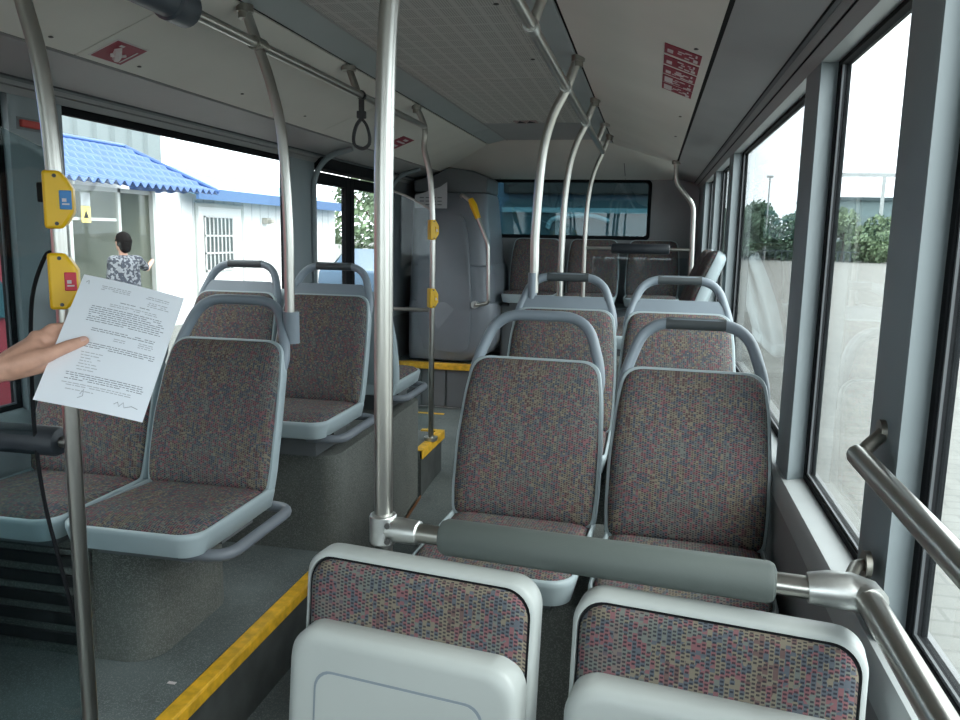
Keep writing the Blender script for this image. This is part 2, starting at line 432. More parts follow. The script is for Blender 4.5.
# pillars
PR = [(YF, -2.0), (-.15, .05), (1.27, 1.40), (2.125, 2.28), (4.195, 4.36), (5.3, 5.45), (6.3, YR)]
PL = [(YF, -2.0), (-1.85, -1.7), (.2, .35), (2.26, 2.485), (4.31, 4.62), (6.0, YR)]
def pillars(sx, name, spans, m=None):
    w = MB()
    for a, b in spans:
        d = min(.02, (b - a) * .2)
        o_ = gx(sx) - GX; ol = [(sx * (x_ + o_), y_) for x_, y_ in ((1.240, a + .004), (1.232, a + .004), (PI_X, a - .018), (PI_X - .004, a - .01), (PI_X - .004, b - .006), (PI_X + .004, b), (1.240, b))]
        w.rings([[V((x, y, .93)) for x, y in ol], [V((x, y, 1.982)) for x, y in ol]])
    return struct(w.build(name, m or PILLAR))
pillars(1, 'wall_right_pillars', PR); pillars(-1, 'wall_left_pillars', PL[:-1]); pillars(-1, 'wall_left_rear', PL[-1:], WALLD)
# windows
wcount = [0]
def window(sx, a, b, z0=.935, z1=1.985, gm=None, ft=.015):
    wcount[0] += 1
    r = sroot('window_%d' % wcount[0])
    G = gx(sx); X = sx * G
    MB().box(X - .003, X + .003, a, b, z0, z1).build('pane', gm or WGLASS, r, smooth=0)
    f = MB(); t = .016
    x0, x1 = sorted((sx * (G - .012), sx * (G + .014)))
    f.box(x0, x1, a, b, z0 - .004, z0 + t); f.box(x0, x1, a, b, z1 - ft, z1 + .006); f.box(x0, x1, a, a + t, z0 + t, z1 - ft); f.box(x0, x1, b - t * 1.25, b, z0 + t, z1 - ft)
    f.build('frame', RUBBER, r)
    a2 = MB(); x0, x1 = sorted((sx * (G - .0075), sx * (G - .0032)))
    a2.box(x0, x1, a + t, b - 1.25 * t, z0 + t, z0 + t + .006); a2.box(x0, x1, b - 1.25 * t - .006, b - 1.25 * t - .0002, z0 + t + .006, z1 - ft)
    a2.build('seal', WALLD, r)
for i in range(len(PR) - 1): window(1, PR[i][1], PR[i + 1][0])
for a, b in ((.35, 2.26), (2.485, 4.31)): window(-1, a, b, z1=2.0, ft=.048)
# left doors
def door(n, a, b):
    r = sroot('door_%d' % n)
    mid = (a + b) / 2; X = -GL
    for (p, q) in ((a + .015, mid - .006), (mid + .006, b - .015)):
        lf = MB(); e0 = .085 if p < mid - .1 and n == 2 else .07; e1 = .075
        lf.box(X - .02, X + .02, p, p + e0, .02, 1.93); lf.box(X - .02, X + .02, q - e1, q, .02, 1.93)
        lf.box(X - .02, X + .02, p + e0, q - e1, .02, .14); lf.box(X - .02, X + .02, p + e0, q - e1, 1.855, 1.93)
        o = lf.build('leaf', RUBBER, r, bevel=.006)
        MB().box(X - .004, X + .004, p + e0, q - e1, .14, 1.855).build('pane', WGLASS, o, smooth=0)
    MB().box(X - .03, X + .10, a, b, 1.94, 2.045).build('header', RUBBER, r, bevel=.01)
    return r
door(1, -1.7, .2); d2 = door(2, 4.62, 6.0)
# door jamb trims
j = MB()
for y in (4.575, 6.01):
    pts = [V((-1.23, y, .1)), V((-1.23, y, 1.88)), V((-1.15, y, 2.0)), V((-.98, y, 2.05))]
    j.tube(fillet(pts, .1), .018, 8)
struct(j.build('trim_door', PILLAR))

# header panels above the windows
HP = [(GX + .012, 1.984), (1.20, 1.978), (1.178, 1.978)]
for sx, nm in ((1, 'right'), (-1, 'left')):
    sgn = 1 if sx > 0 else -1
    f = lambda pr: [(sx * (x + (GL - GX if sx < 0 else 0) * min(1, max(0, (x - .95) / .2))), z) for x, z in pr]
    struct(strip(f(HP), YF, YR - .02, .03, -sx).build('trim_window_head_' + nm, SILL if sx > 0 else HEADP))
    struct(strip(f([(1.176, 1.972), (1.155, 1.992)]), YF, YR - .02, .03, -sx).build('trim_rail_lower_' + nm, HEADP))
    struct(strip(f([(1.151, 1.996), (1.138, 2.010)]), YF, YR - .02, .03, -sx).build('trim_rail_upper_' + nm, HEADP))
    struct(strip(f([(1.135, 2.006), (1.128, 2.012)]), YF, YR - .02, .03, -sx).build('trim_rail_seal_' + nm, WALLD))
    struct(strip(f([(1.126, 2.018), (1.05, 2.040), (.955, 2.064)]), YF, YR - .02, .02, -sx).build('trim_header_' + nm, HEADP))
    struct(strip(f([(1.18, 1.985), (1.12, 2.032), (.93, 2.078), (.5, 2.262), (.46, 2.268)]), YF, YR - .02, .01, -sx).build('ceiling_gap_' + nm, GAP))
    # sloping ceiling panels with seams
    for i, (a, b) in enumerate(((YF, -.6), (-.595, 2.185), (2.19, 3.995), (4.0, 5.72)) if sx < 0 else ((YF, .2), (.205, 5.75))):
        q = strip(f([(.943, 2.069), (.488, 2.249)]), a, b, .008, -sx)
        struct(q.build('ceiling_slope_' + nm, CEIL))
    # last panel: cut on the slant towards the rear
    t = MB(); ra, rb = (5.725, 6.0) if sx < 0 else (5.755, 6.0)
    A = [(.943, ra, 2.069), (.943, 6.5 if sx < 0 else 5.78, 2.069), (.488, 6.18, 2.249), (.488, ra, 2.249)]
    t.rings([[V((sx * x, y, z)) for x, y, z in A], [V((sx * x, y, z + .008)) for x, y, z in A]])
    struct(t.build('ceiling_slope_' + nm, CEIL))
    struct(strip(f([(.474, 2.252), (.338, 2.284)]), YF, 5.545, .008, -sx).build('ceiling_cove_' + nm, COVE)); struct(strip(f([(.474, 2.252), (.338, 2.284)]), 5.553, 6.165, .008, -sx).build('ceiling_cove_' + nm, COVE))
    struct(strip(f([(.336, 2.279), (.325, 2.279)]), YF, 6.17, .012, -sx).build('trim_ceiling_' + nm, HEADP))
struct(MB().box(-.325, .325, YF, 3.80, 2.281, 2.289).build('ceiling_panel', PERF))
struct(MB().box(-.325, .325, 3.808, 5.25, 2.281, 2.289).build('ceiling_panel_rear', PERF))
struct(MB().box(-.325, .325, 5.256, 6.17, 2.281, 2.289).build('ceiling_panel_end', HEADP))
cs = MB(); cs.box(-.325, .325, 3.80, 3.808, 2.284, 2.292)
struct(cs.build('ceiling_seam', GAP))
# rear sloping panel
t = MB()
A = [(-.95, 6.55, 2.075), (-.47, 6.19, 2.26), (.47, 6.19, 2.26), (.95, 6.3, 2.075), (1.0, 6.97, 2.04), (-.95, 6.97, 2.04)]
A = [(-.945, 6.49, 2.071), (-.485, 6.172, 2.253), (-.33, 6.165, 2.288), (.33, 6.165, 2.288), (.49, 6.172, 2.253), (.945, 5.785, 2.071), (.95, 6.985, 2.042), (-.945, 6.985, 2.042)]
t.rings([[V(p) for p in A], [V((p[0], p[1], p[2] + .01)) for p in A]])
struct(t.build('ceiling_rear', CEIL))
t = MB()
for x in (-.52, .56): t.tube([(x, 6.93, 2.043), (x, 6.5, 2.152 if x < 0 else 2.135)], .0022, 4)
struct(t.build('ceiling_rear_seams', GAP))
# roof shell above everything
rf = [(GX + .014, 1.992), (1.24, 2.12), (.9, 2.32), (0, 2.40), (-.9, 2.32), (-1.30, 2.12), (-GL - .014, 1.992)]
struct(strip(rf, YF - .02, YR + .1, .02, -1).build('roof', WHITEW))
# rear wall with window opening
w = MB()
w.box(-1.335, -.625, YR - .01, YR + .06, .1, 2.46); w.box(.775, 1.27, YR - .01, YR + .06, .1, 2.46)
w.box(-.625, .775, YR - .01, YR + .06, .1, 1.545); w.box(-.625, .775, YR - .01, YR + .06, 2.035, 2.46)
struct(w.build('wall_rear', WALLP))
r = sroot('window_rear')
MB().box(-.615, .765, YR + .01, YR + .018, 1.55, 2.03).build('pane', RGLASS, r, smooth=0)
f = MB()
ol = rrect(-.635, .785, 1.533, 2.043, .04); il = rrect(-.605, .755, 1.566, 2.018, .03)
f.rings([[V((u, YR - .02, v)) for u, v in ol], [V((u, YR + .03, v)) for u, v in ol], [V((u, YR + .03, v)) for u, v in il], [V((u, YR - .02, v)) for u, v in il]], closed=True)
f.build('frame', RUBBER, r)
# front end (behind the camera): wall under a windscreen
w = MB(); w.box(-1.335, 1.27, YF - .06, YF, -.1, .8); w.box(-1.335, 1.27, YF - .06, YF, 2.05, 2.4); w.box(-1.335, -1.15, YF - .06, YF, .8, 2.05); w.box(1.15, 1.27, YF - .06, YF, .8, 2.05)
struct(w.build('wall_front', WALLP))
r = sroot('window_front'); MB().box(-1.15, 1.15, YF - .035, YF - .028, .8, 2.05).build('pane', WGLASS, r, smooth=0)
# dark corner moulding beside the engine cover
t = MB(); A = [(-1.17, 6.46, 1.895), (-1.17, 6.46, 2.0), (-.97, 6.44, 2.05), (-.86, 6.42, 2.10), (-.66, 6.48, 2.075), (-.545, 6.52, 2.02), (-.545, 6.46, 1.895)]
t.rings([[V(p) for p in A], [V((p[0], 6.98, p[2])) for p in A]])
struct(t.build('wall_rear_corner', WALLD, bevel=.015))

# ------------------------------------------------------------------ seats
_cache = {}
BACKL = .555
def back_map(u, v, n):      # v along the backrest from its foot, n towards the sitter
    t = v / BACKL
    y = .185 + .165 * t - .018 * math.sin(PI * t); z = .035 + .480 * t
    dy = .165 - .018 * PI * math.cos(PI * t); dz = .480
    l = math.hypot(dy, dz); return V((u, y - n * dz / l, z + n * dy / l))
def back_outline(w0, w1, top, r, n=6):
    # trapezoid: half width w0 below shoulder height, w1 at the top, rounded top corners
    pts = [(-w0 * .97, .0), (w0 * .97, .0), (w0, .10), (w0, .26), (w0 * .5 + w1 * .5 + .004, top - .12), (w1, top)]
    left = [(-x, y) for x, y in pts[2:]][::-1]
    loop = [V((x, y, 0)) for x, y in pts] + [V((x, y, 0)) for x, y in left]
    out = []
    N_ = len(loop)
    for i, p in enumerate(loop):
        a, c = loop[i - 1], loop[(i + 1) % N_]
        rr = r if abs(p.y - top) < 1e-6 else .03
        d1, d2 = a - p, c - p; rr = min(rr, d1.length * .45, d2.length * .45)
        s, e = p + d1.normalized() * rr, p + d2.normalized() * rr
        k_ = n if rr > .031 else 3
        for k in range(k_ + 1):
            t = k / k_; q = s * (1 - t) ** 2 + p * 2 * t * (1 - t) + e * t * t; out.append((q.x, q.y))
    return out
def seat_meshes():
    if 'pan' in _cache: return _cache
    hw = .216
    # pan shell
    m = MB()
    o0 = rrect(-hw + .012, hw - .012, -.222, .235, [.055, .055, .02, .02]); o1 = rrect(-hw, hw, -.235, .235, [.065, .065, .02, .02]); oi = inset(o1, .008)
    m.rings([[V((u, v, -.016)) for u, v in inset(o0, .012)], [V((u, v, -.010)) for u, v in o0], [V((u, v, .04)) for u, v in o1], [V((u, v, .052)) for u, v in o1], [V((u, v, .057)) for u, v in inset(o1, .004)], [V((u, v, .057)) for u, v in oi], [V((u, v, .045)) for u, v in inset(o1, .012)]])
    _cache['pan'] = m.mesh('seat_pan', 50)
    # cushion with gentle dish
    m = MB(); oc = rrect(-hw + .014, hw - .014, -.222, .215, [.055, .055, .015, .015], 7)
    rr = []
    def zc(u, v, h): return V((u, v, .047 + h - .022 * max(0, (v + .1)) / .3 * (1 if h > .005 else 0) - .02 * max(0, -.15 - v) / .1 * (1 if h > .005 else 0)))
    for d, h in ((0, 0), (0, .012), (.006, .022), (.02, .030), (.05, .034), (.1, .033), (.16, .030)):
        rr.append([zc(u, v, h) for u, v in inset(oc, d)])
    m.rings(rr); _cache['cushion'] = m.mesh('cushion', 70)
    # back shell
    m = MB(); ob = back_outline(.222, .196, .548, .06); 
    rg = []
    for d, n in ((.03, -.052), (.008, -.045), (0, -.03), (0, .002), (.003, .008), (.010, .008), (.014, -.002)):
        rg.append([back_map(u, v, n) for u, v in inset(ob, d)])
    m.rings(rg); _cache['shell'] = m.mesh('back_shell', 50)
    m = MB(); ob2 = inset(ob, .0105); rg = []
    for d, n in ((0, -.004), (0, .012), (.005, .022), (.02, .031), (.05, .036), (.1, .038), (.15, .037)):
        rg.append([back_map(u, v, n) for u, v in inset(ob2, d)])
    m.rings(rg); _cache['pad'] = m.mesh('backrest', 70)
    # handle loop
    m = MB()
    pth = fillet([back_map(-.200, .44, -.024), back_map(-.194, .53, -.022), back_map(-.142, .70, -.022), back_map(.142, .70, -.022), back_map(.194, .53, -.022), back_map(.200, .44, -.024)], .08, 7)
    m.tube(pth, [.012] + [.0208] * (len(pth) - 2) + [.012], 12, rx=.8)
    # yoke between the legs behind the pad
    ol = [(-.185, .48), (.185, .48), (.180, .56), (.15, .605), (-.15, .605), (-.180, .56)]
    m2 = MB(); m2.tube(pth, [.012] + [.0208] * (len(pth) - 2) + [.012], 12, rx=.8)
    m2.prism(ol, lambda u, v: back_map(u, v, -.034), lambda u, v: back_map(u, v, -.008))
    _cache['handle'] = m.mesh('handle', 45); _cache['handle_deep'] = m2.mesh('handle', 45); _cache['handle_deep'].materials.append(HANDLE)
    m = MB(); m.tube([back_map(-.085 + .17 * k / 6, .70, -.022) for k in range(7)], [.0226] * 7, 12, rx=.8)
    _cache['grip'] = m.mesh('grip', 45)
    m = MB(); m.cyl(back_map(.2, .60, -.03) + V((0, 0, -.045)), back_map(.2, .60, -.03) + V((0, 0, .06)), .027, 14)
    _cache['socket'] = m.mesh('pole_socket', 45)
    m = MB(); m.tube(fillet([(.12, -.16, -.022), (.262, -.16, -.022), (.262, .25, -.022), (.12, .25, -.022)], .07, 7), .0175, 12)
    m.box(.13, .2, -.05, -.02, -.014, 0); m.box(.13, .2, .1, .13, -.014, 0)
    _cache['guard'] = m.mesh('guard_tube', 45)
    m = MB(); m.box(-.15, .15, -.15, .18, -.0395 - .014, .001); m.box(-.19, .19, -.06, .12, -.03, -.012); _cache['base'] = m.mesh('base_frame', 40)
    m = MB(); m.box(-.15, .15, -.15, .18, -.054, .001); m.box(-.19, .19, -.06, .12, -.03, -.012); _cache['base2'] = m.mesh('base_frame', 40)
    m = MB(); m.box(-.15, .15, -.15, .18, -.099, .001); m.box(-.19, .19, -.06, .12, -.03, -.012); _cache['base3'] = m.mesh('base_frame', 40)
    for k, mm in dict(pan=RIM, cushion=FABRIC, shell=RIM, pad=FABRIC, handle=HANDLE, grip=GRIP, socket=HANDLE, guard=TUBEP, base=WALLD, base2=WALLD, base3=WALLD).items(): _cache[k].materials.append(mm)
    return _cache
def seat(x, y, S, label, group, rz=0, grip=True, handle=True, guard=0, socket=0, base='base', gripmat=None):
    c = seat_meshes()
    t = thing('bus_chair', label, 'bus seat', (x, y, S), rz, group)
    pan = inst('seat_pan', c['pan'], t); inst('seat_cushion', c['cushion'], t); inst('back_shell', c['shell'], t); inst('backrest', c['pad'], t)
    inst('base_frame', c[base], t)
    if handle:
        h = inst('handle', c['handle_deep' if base != 'base' else 'handle'], t)
        if grip: g = inst('grip', c['grip'], h); g['label'] = 'dark rubber grip'
        if socket:
            s = inst('pole_socket', c['socket'], h); s.scale = (socket, 1, 1)
            if abs(socket) < 1: s.location.z = .045
    if guard:
        g = inst('guard_tube', c['guard'], t); g.scale = (guard, 1, 1)
    return t
LG, RG = 'seat pairs on the door side', 'seat pairs on the window side'
S1 = .672
seat(-.552, 2.01, S1 + .015, 'first aisle seat on the door side, on the speckled box by the yellow edging', LG, guard=1, socket=1, grip=False)
seat(-1.000, 2.01, S1 + .015, 'fabric seat behind the held paper and glass screen, against the window', LG, grip=False)
seat(-.612, 2.98, .765, 'second aisle seat on the door side, in front of the middle doors', LG, guard=1, base='base3')
seat(-1.058, 2.98, .765, 'second window seat on the door side, its handle against the white building', LG, base='base3')
seat(-.61, 3.88, .765, 'rear-facing aisle seat whose pan corner shows past the second aisle seat', LG, rz=PI, guard=-1, handle=False, base='base3')
seat(-1.057, 3.88, .765, 'rear-facing window seat behind the second window seat on the door side', LG, rz=PI, handle=False, base='base3')
seat(.458, 2.02, .672, 'patterned seat just behind the padded bar, on the aisle beside the far steel poles', RG, rz=R(-3), grip=False)
seat(.921, 1.955, .672, 'patterned seat beside the window sill, behind the padded bar, dark grip on handle', RG, rz=R(-3))
seat(.474, 2.83, .755, 'second-row aisle seat with a steel pole rising from its handle', RG, socket=-.71, base='base2')
seat(.922, 2.83, .755, 'second-row window seat with pale grey handle beside the glass', RG, base='base2')
# rear bench
for i, xx in enumerate((-.165, .326, .822)):
    seat(xx, 6.52, 1.026, ('rear bench seat nearest the engine cover', 'middle rear bench seat under the rear window', 'rear bench seat behind the black padded bar')[i], 'dark seats of the rear bench', handle=False, base='base')
for i, yy in enumerate((4.82, 4.36)):
    seat(.80, yy, .985, ('dark sideways seat by the window, the farther of two', 'dark sideways seat by the window, the nearer of two')[i], 'sideways seats by the window', rz=R(-90), handle=False, base='base2')

# tip-up seats in front
def tip_seat(x, y, z, rz, label):
    t = thing('tip_up_chair', label, 'tip-up seat', (x, y, z), rz, 'pale grey tip-up seats before the padded bar'); t.scale = (.97, .97, .99)
    hw = .2085; H = .555
    ln = .055
    def mp(u, v, n): return V((u, v * ln / H - n, v))
    def lp(ol, ns, m):
        m.rings([[mp(u, v, n) for u, v in inset(ol, d)] for d, n in ns]); return m
    ol = rrect(-hw, hw, 0, H, [.02, .02, .045, .045], 8)
    lp(ol, ((.012, -.034), (.004, -.032), (0, -.022), (0, .014), (.003, .019), (.008, .020), (.010, .008)), MB()).build('back_frame', RIM2, t, smooth=50)
    il = inset(ol, .0125)
    lp(il, ((0, .0), (0, .020), (.004, .026), (.02, .030), (.06, .031)), MB()).build('backrest', FABRIC, t, smooth=60)
    il2 = inset(ol, .0095)
    lp(il2, ((0, .004), (0, .0185)), MB()).build('gasket', RUBBER, t)
    # folded pan
    pl = rrect(-.203, .203, -.02, .445, [.03, .03, .05, .05], 8)
    def mp2(u, v, n): return V((u, -.062 + v * .045 / .445 - n, v))
    m = MB(); m.rings([[mp2(u, v, n) for u, v in inset(pl, d)] for d, n in ((.01, -.045), (0, -.035), (0, .004), (.004, .012), (.014, .016), (.022, .0165))])
    f = m.build('folding_pan', RIM2, t, smooth=50)
    rl = rrect(-.150, .150, .03, .385, .03, 6)
    m = MB(); m.rings([[mp2(u, v, n) for u, v in rl] for n in (.010, .0172)] + [[mp2(u, v, n) for u, v in inset(rl, .004)] for n in (.0172, .010)], closed=True)
    m.build('recess_edge', HANDLE, f)
    m = MB(); m.rings([[mp2(u, v, n) for u, v in inset(rl, .004)] for n in (.006, .0178)]); m.build('recess_panel', RIM2, f, smooth=30)
    m = MB(); m.box(-.16, .16, .0, .09, -.02, .05); m.build('hinge_bracket', WALLD, t)
    return t
tip_seat(.455, 1.115, .472, R(-8), 'pale tip-up seat beside the foot of the tall central pole')
tip_seat(.912, 1.055, .475, R(-8), 'pale tip-up seat beside the lower wall rail and window sill')

# ------------------------------------------------------------------ grab poles and rails
def pole(name, label, pts, r=.0175, brackets=(), n=8, extra=None, mt=STEEL):
    P = spline(pts, n)
    t = thing(name, label, 'grab pole', tuple(P[0]), 0, 'steel grab poles')
    o = V(P[0])
    MB().tube([p - o for p in P], r, 14).build('tube', mt, t)
    for b in brackets:
        b = V(b) - o
        m = MB(); m.cyl(b + V((0, 0, -.010)), b + V((0, 0, .012)), .027, 16); m.cyl(b + V((0, 0, -.03)), b + V((0, 0, 0)), .021, 14)
        m.build('ceiling_bracket', DARKCAST, t)
    if extra: extra(t, o)
    return t
def clamp(m, p, r=.024, h=.03): m.cyl(V(p) + V((0, 0, -h)), V(p) + V((0, 0, h)), r, 14)
def foot(z):
    def f(t, o):
        m = MB(); m.cyl(V((0, 0, z - o.z)), V((0, 0, z - o.z + .02)), .04, 18); m.build('foot', CAST, t)
    return f
CL = lambda x0: [(x0, 1.58), ]
def curved(sx, y, z0, xl=.358, xt=.484, zt=2.238):
    return [(sx * xl, y, z0), (sx * xl, y, (z0 + 1.55) / 2), (sx * xl, y, 1.58), (sx * (xl + .017), y, 1.86), (sx * (xl + .052), y, 2.015), (sx * .4425, y, 2.125), (sx * xt, y, zt)]
pole('grab_pole', 'steel pole at the glass screen carrying two yellow button boxes', curved(-1, 1.42, .263, .392, .49), .0165, [(-.49, 1.42, 2.235)])
pole('grab_pole', 'steel pole rising from the handle of the first aisle seat', curved(-1, 2.396, 1.215, .352), .0165, [(-.486, 2.396, 2.24)])
pole('grab_pole', 'slim far pole on the door side with two yellow buttons', curved(-1, 4.28, .369, .392, .49), .0155, [(-.49, 4.28, 2.235)], extra=foot(.369))
pole('grab_pole', 'tall central steel pole at the end of the padded bar', [(.376, 1.232, .003), (.376, 1.232, .6), (.376, 1.232, 1.4), (.378, 1.232, 1.72), (.388, 1.232, 1.92), (.415, 1.232, 2.08), (.484, 1.232, 2.24)], .0158, [(.486, 1.232, 2.238)], extra=foot(.003))
pole('grab_pole', 'thickest-looking far pole, rising from the second-row aisle seat handle', curved(1, 3.225, 1.32, .338), .0185, [(.486, 3.225, 2.24)])
pole('grab_pole', 'middle one of three curved poles before the rear window', curved(1, 4.19, .105, .342), .0165, [(.486, 4.19, 2.24)])
pole('grab_pole', 'farthest curved pole, holding one end of the black padded bar', curved(1, 5.62, .13, .345), .0155, [(.486, 5.62, 2.24)])

def rail(name, label, pts, r, extra=None, mt=STEEL, group=None, seg=14, fil=.05):
    P = fillet(pts, fil) if len(pts) > 2 else [V(p) for p in pts]
    t = thing(name, label, 'grab rail', tuple(P[0]), 0, group); o = V(P[0])
    MB().tube([p - o for p in P], r, seg).build('tube', mt, t)
    if extra: extra(t, o)
    return t
def ceil_rail(sx, y1, ys, stubs, label):
    def ex(t, o):
        for y in ys:
            m = MB(); p = V((sx * .443, y, 2.132)) - o; m.cyl(p + V((0, -.03, 0)), p + V((0, .03, 0)), .0225, 14); m.build('clamp', CAST if sx > 0 else DARKCAST, t)
        for y in stubs:
            m = MB(); a = V((sx * .443, y, 2.132)) - o; b = V((sx * .486, y, 2.245)) - o
            m.cyl(a, b, .0155, 12); m.cyl(b + V((0, 0, -.02)), b, .032, 14); m.build('hanger', DARKCAST if sx < 0 else STEEL, t)
    return rail('ceiling_rail', label, [(sx * .443, -1.6, 2.132), (sx * .443, y1, 2.132)], .0155 if sx < 0 else .0175, ex, group='ceiling grab rails')
ceil_rail(1, 5.62, (1.232, 2.30, 3.225, 4.19), (2.30, 5.05), 'bright ceiling rail joining the three curved poles')
ceil_rail(-1, 4.28, (1.42, 2.396), (3.27,), 'ceiling rail on the door side with the hanging strap')
# wall rails by the window
def ub(t, o):
    m = MB(); p = V((1.135, 1.285, 1.222)) - o
    m.sphere(p, .017); m.build('end_cap', CAST, t)
    m = MB(); m.tube(fillet([p + V((0, -.02, 0)), p + V((.01, -.0, .012)), p + V((.045, .03, .035))], .01), .011, 10); m.cyl(p + V((.034, .03, .035)), p + V((.05, .03, .035)), .018, 14)
    m.build('wall_bracket', DARKCAST, t)
rail('wall_rail', 'upper steel rail running along the window pillar', [(1.135, 1.285, 1.222), (1.135, -.1, 1.216)], .0172, ub)
def lb(t, o):
    m = MB(); p = V((1.1, 1.125, 1.066)) - o
    m.tube([p + V((-.055, .004, -.002)), p + V((-.03, .003, 0)), p + V((.0, .0, 0)), p + V((.02, -.01, 0)), p + V((.024, -.03, 0))], [.022, .026, .027, .024, .021], 14); m.build('corner_joint', CAST, t)
    m = MB(); m.tube(fillet([p, p + V((.01, .05, -.005)), p + V((.045, .15, -.02)), p + V((.064, .16, -.02))], .02), .0095, 10); m.cyl(p + V((.058, .16, -.02)), p + V((.067, .16, -.02)), .022, 14); m.build('wall_bracket', DARKCAST, t)
rail('wall_rail', 'lower steel rail along the sill, joined to the padded bar', [(1.12, 1.10, 1.066), (1.115, -.1, 1.066)], .0185, lb)
# padded bars
def padded_bar(label, a, b, pa, pb, rr, pr, mt, ends=True, joint=True):
    a, b = V(a), V(b); d = (b - a).normalized()
    t = thing('padded_bar', label, 'padded bar', tuple(a)); 
    MB().cyl(V(), b - a, rr, 14).build('rod', STEEL, t)
    p, q = d * pa, d * pb
    rg = [(0, pr * .55), (.004, pr * .88), (.012, pr)]
    path = [p + d * x for x, _ in rg] + [q - d * x for x, _ in rg[::-1]]
    MB().tube(path, [r for _, r in rg] + [r for _, r in rg[::-1]], 20).build('foam_sleeve', mt, t)
    if joint:
        m = MB(); m.cyl(V((-.004, 0, -.026)), V((-.004, 0, .026)), .0235, 16); m.tube([V(), d * .03, d * .065], [.021, .0225, .0205], 14); j_ = m.build('end_joint', CAST, t, bevel=.003)
        m = MB()
        for dz in (-.014, .014): m.cyl(V((.0, -.020, dz)) + d * .012, V((.0, -.0262, dz)) + d * .012, .005, 8)
        m.build('bolt', SCR, j_)
    return t
padded_bar('long grey padded bar across behind the two tip-up seats', (.380, 1.230, 1.048), (1.058, 1.128, 1.064), 1.04e-1, .632, .0165, .0305, PAD)
padded_bar('black padded bar behind the glass screen, below the held paper', (-.41, 1.445, 1.085), (-1.272, 1.445, 1.085), .03, .66, .0125, .033, PADD, joint=False)
padded_bar('black padded bar hung before the rear bench', (.36, 5.62, 1.478), (1.075, 5.62, 1.478), .17, .57, .0115, .036, PADD, joint=False)
def rearst(t, o):
    MB().cyl(V((.94, 5.62, 2.05)) - o, V((.94, 5.62, 2.075)) - o, .03, 14).build('ceiling_bracket', DARKCAST, t)
rail('grab_rail', 'bent steel stanchion at the window end of the black padded bar', [(.94, 5.62, 2.07), (.945, 5.62, 1.93), (1.07, 5.62, 1.78), (1.078, 5.62, 1.40), (1.078, 5.62, .2)], .0165, rearst, group=None, mt=STEEL)
sc = tag(MB().box(.40, 1.05, 5.615, 5.623, .7, 1.42).build('glass_screen', CGLASS, smooth=0), 'clear glass screen below the rear black padded bar', 'glass screen')
# tower rail
def trl(t, o):
    m = MB(); m.tube([V((-.595, 6.09, 1.83)) - o, V((-.57, 6.09, 1.78)) - o, V((-.53, 6.09, 1.68)) - o], [.022, .03, .022], 12); m.build('button_sleeve', YBOX, t)['label'] = 'yellow sleeve on the rail'
    m = MB(); m.tube([V((-.555, 6.115, 1.0)) - o, V((-.555, 6.17, 1.0)) - o], .03, 12); m.build('foot', CAST, t)
rail('grab_rail', 'bent steel rail on the side of the grey engine cover', [(-.70, 6.22, 1.855), (-.66, 6.09, 1.86), (-.58, 6.09, 1.80), (-.445, 6.09, 1.475), (-.435, 6.09, 1.02), (-.545, 6.09, 1.0), (-.55, 6.2, 1.0)], .0145, trl, fil=.03)

# hanging strap
t = thing('hanging_strap', 'dark loop strap hanging from the ceiling rail', 'hanging strap', (-.443, 3.31, 2.132))
m = MB(); m.rings([[V((math.cos(a) * .02 + 0, y, math.sin(a) * .02)) for a in [2 * PI * k / 12 for k in range(12)]] for y in (-.016, .016)]); m.build('sleeve', STRAPM, t)
m = MB(); m.box(-.012, .012, -.008, .008, -.085, -.015); m.box(-.02, .02, -.013, .013, -.095, -.065); m.build('clip', STRAPM, t, bevel=.004)
lp = [(0, -.095), (.022, -.125), (.034, -.17), (.03, -.205), (.0, -.222), (-.03, -.205), (-.034, -.17), (-.022, -.125)]
P = [V((x, 0, z)) for x, z in lp]; ring = []
sp_ = spline([p for p in P] + [P[0]], 5)[:-1]
m = MB(); n_ = len(sp_); rg = []
for i, p in enumerate(sp_):
    d = (sp_[(i + 1) % n_] - sp_[i - 1]).normalized(); nn = V((-d.z, 0, d.x))
    rg.append([p + V((0, -.013, 0)) - nn * .006, p + V((0, .013, 0)) - nn * .006, p + V((0, .013, 0)) + nn * .006, p + V((0, -.013, 0)) + nn * .006])
m.rings(rg, closed=True); m.build('loop', STRAPM, t)
t.rotation_euler = (0, 0, R(15))

# dark cylinder housing around the ceiling rail
t = thing('rail_housing', 'dark slate cylinder fitted on the ceiling rail near the red hammer sticker', 'housing', (-.443, 2.0, 2.132))
m = MB(); m.tube([(0, .0, 0), (0, -.006, 0), (0, -.085, 0), (0, -.09, 0)], [.046, .05, .05, .044], 24); m.build('collar', HOUSING, t)
m = MB(); m.tube([(0, -.088, 0), (0, -.40, 0)], [.043, .043], 24); m.build('sleeve', HOUSING, t)
m = MB(); m.box(-.03, .03, -.34, -.1, .03, .075); m.build('bracket', HOUSING, t, bevel=.006)

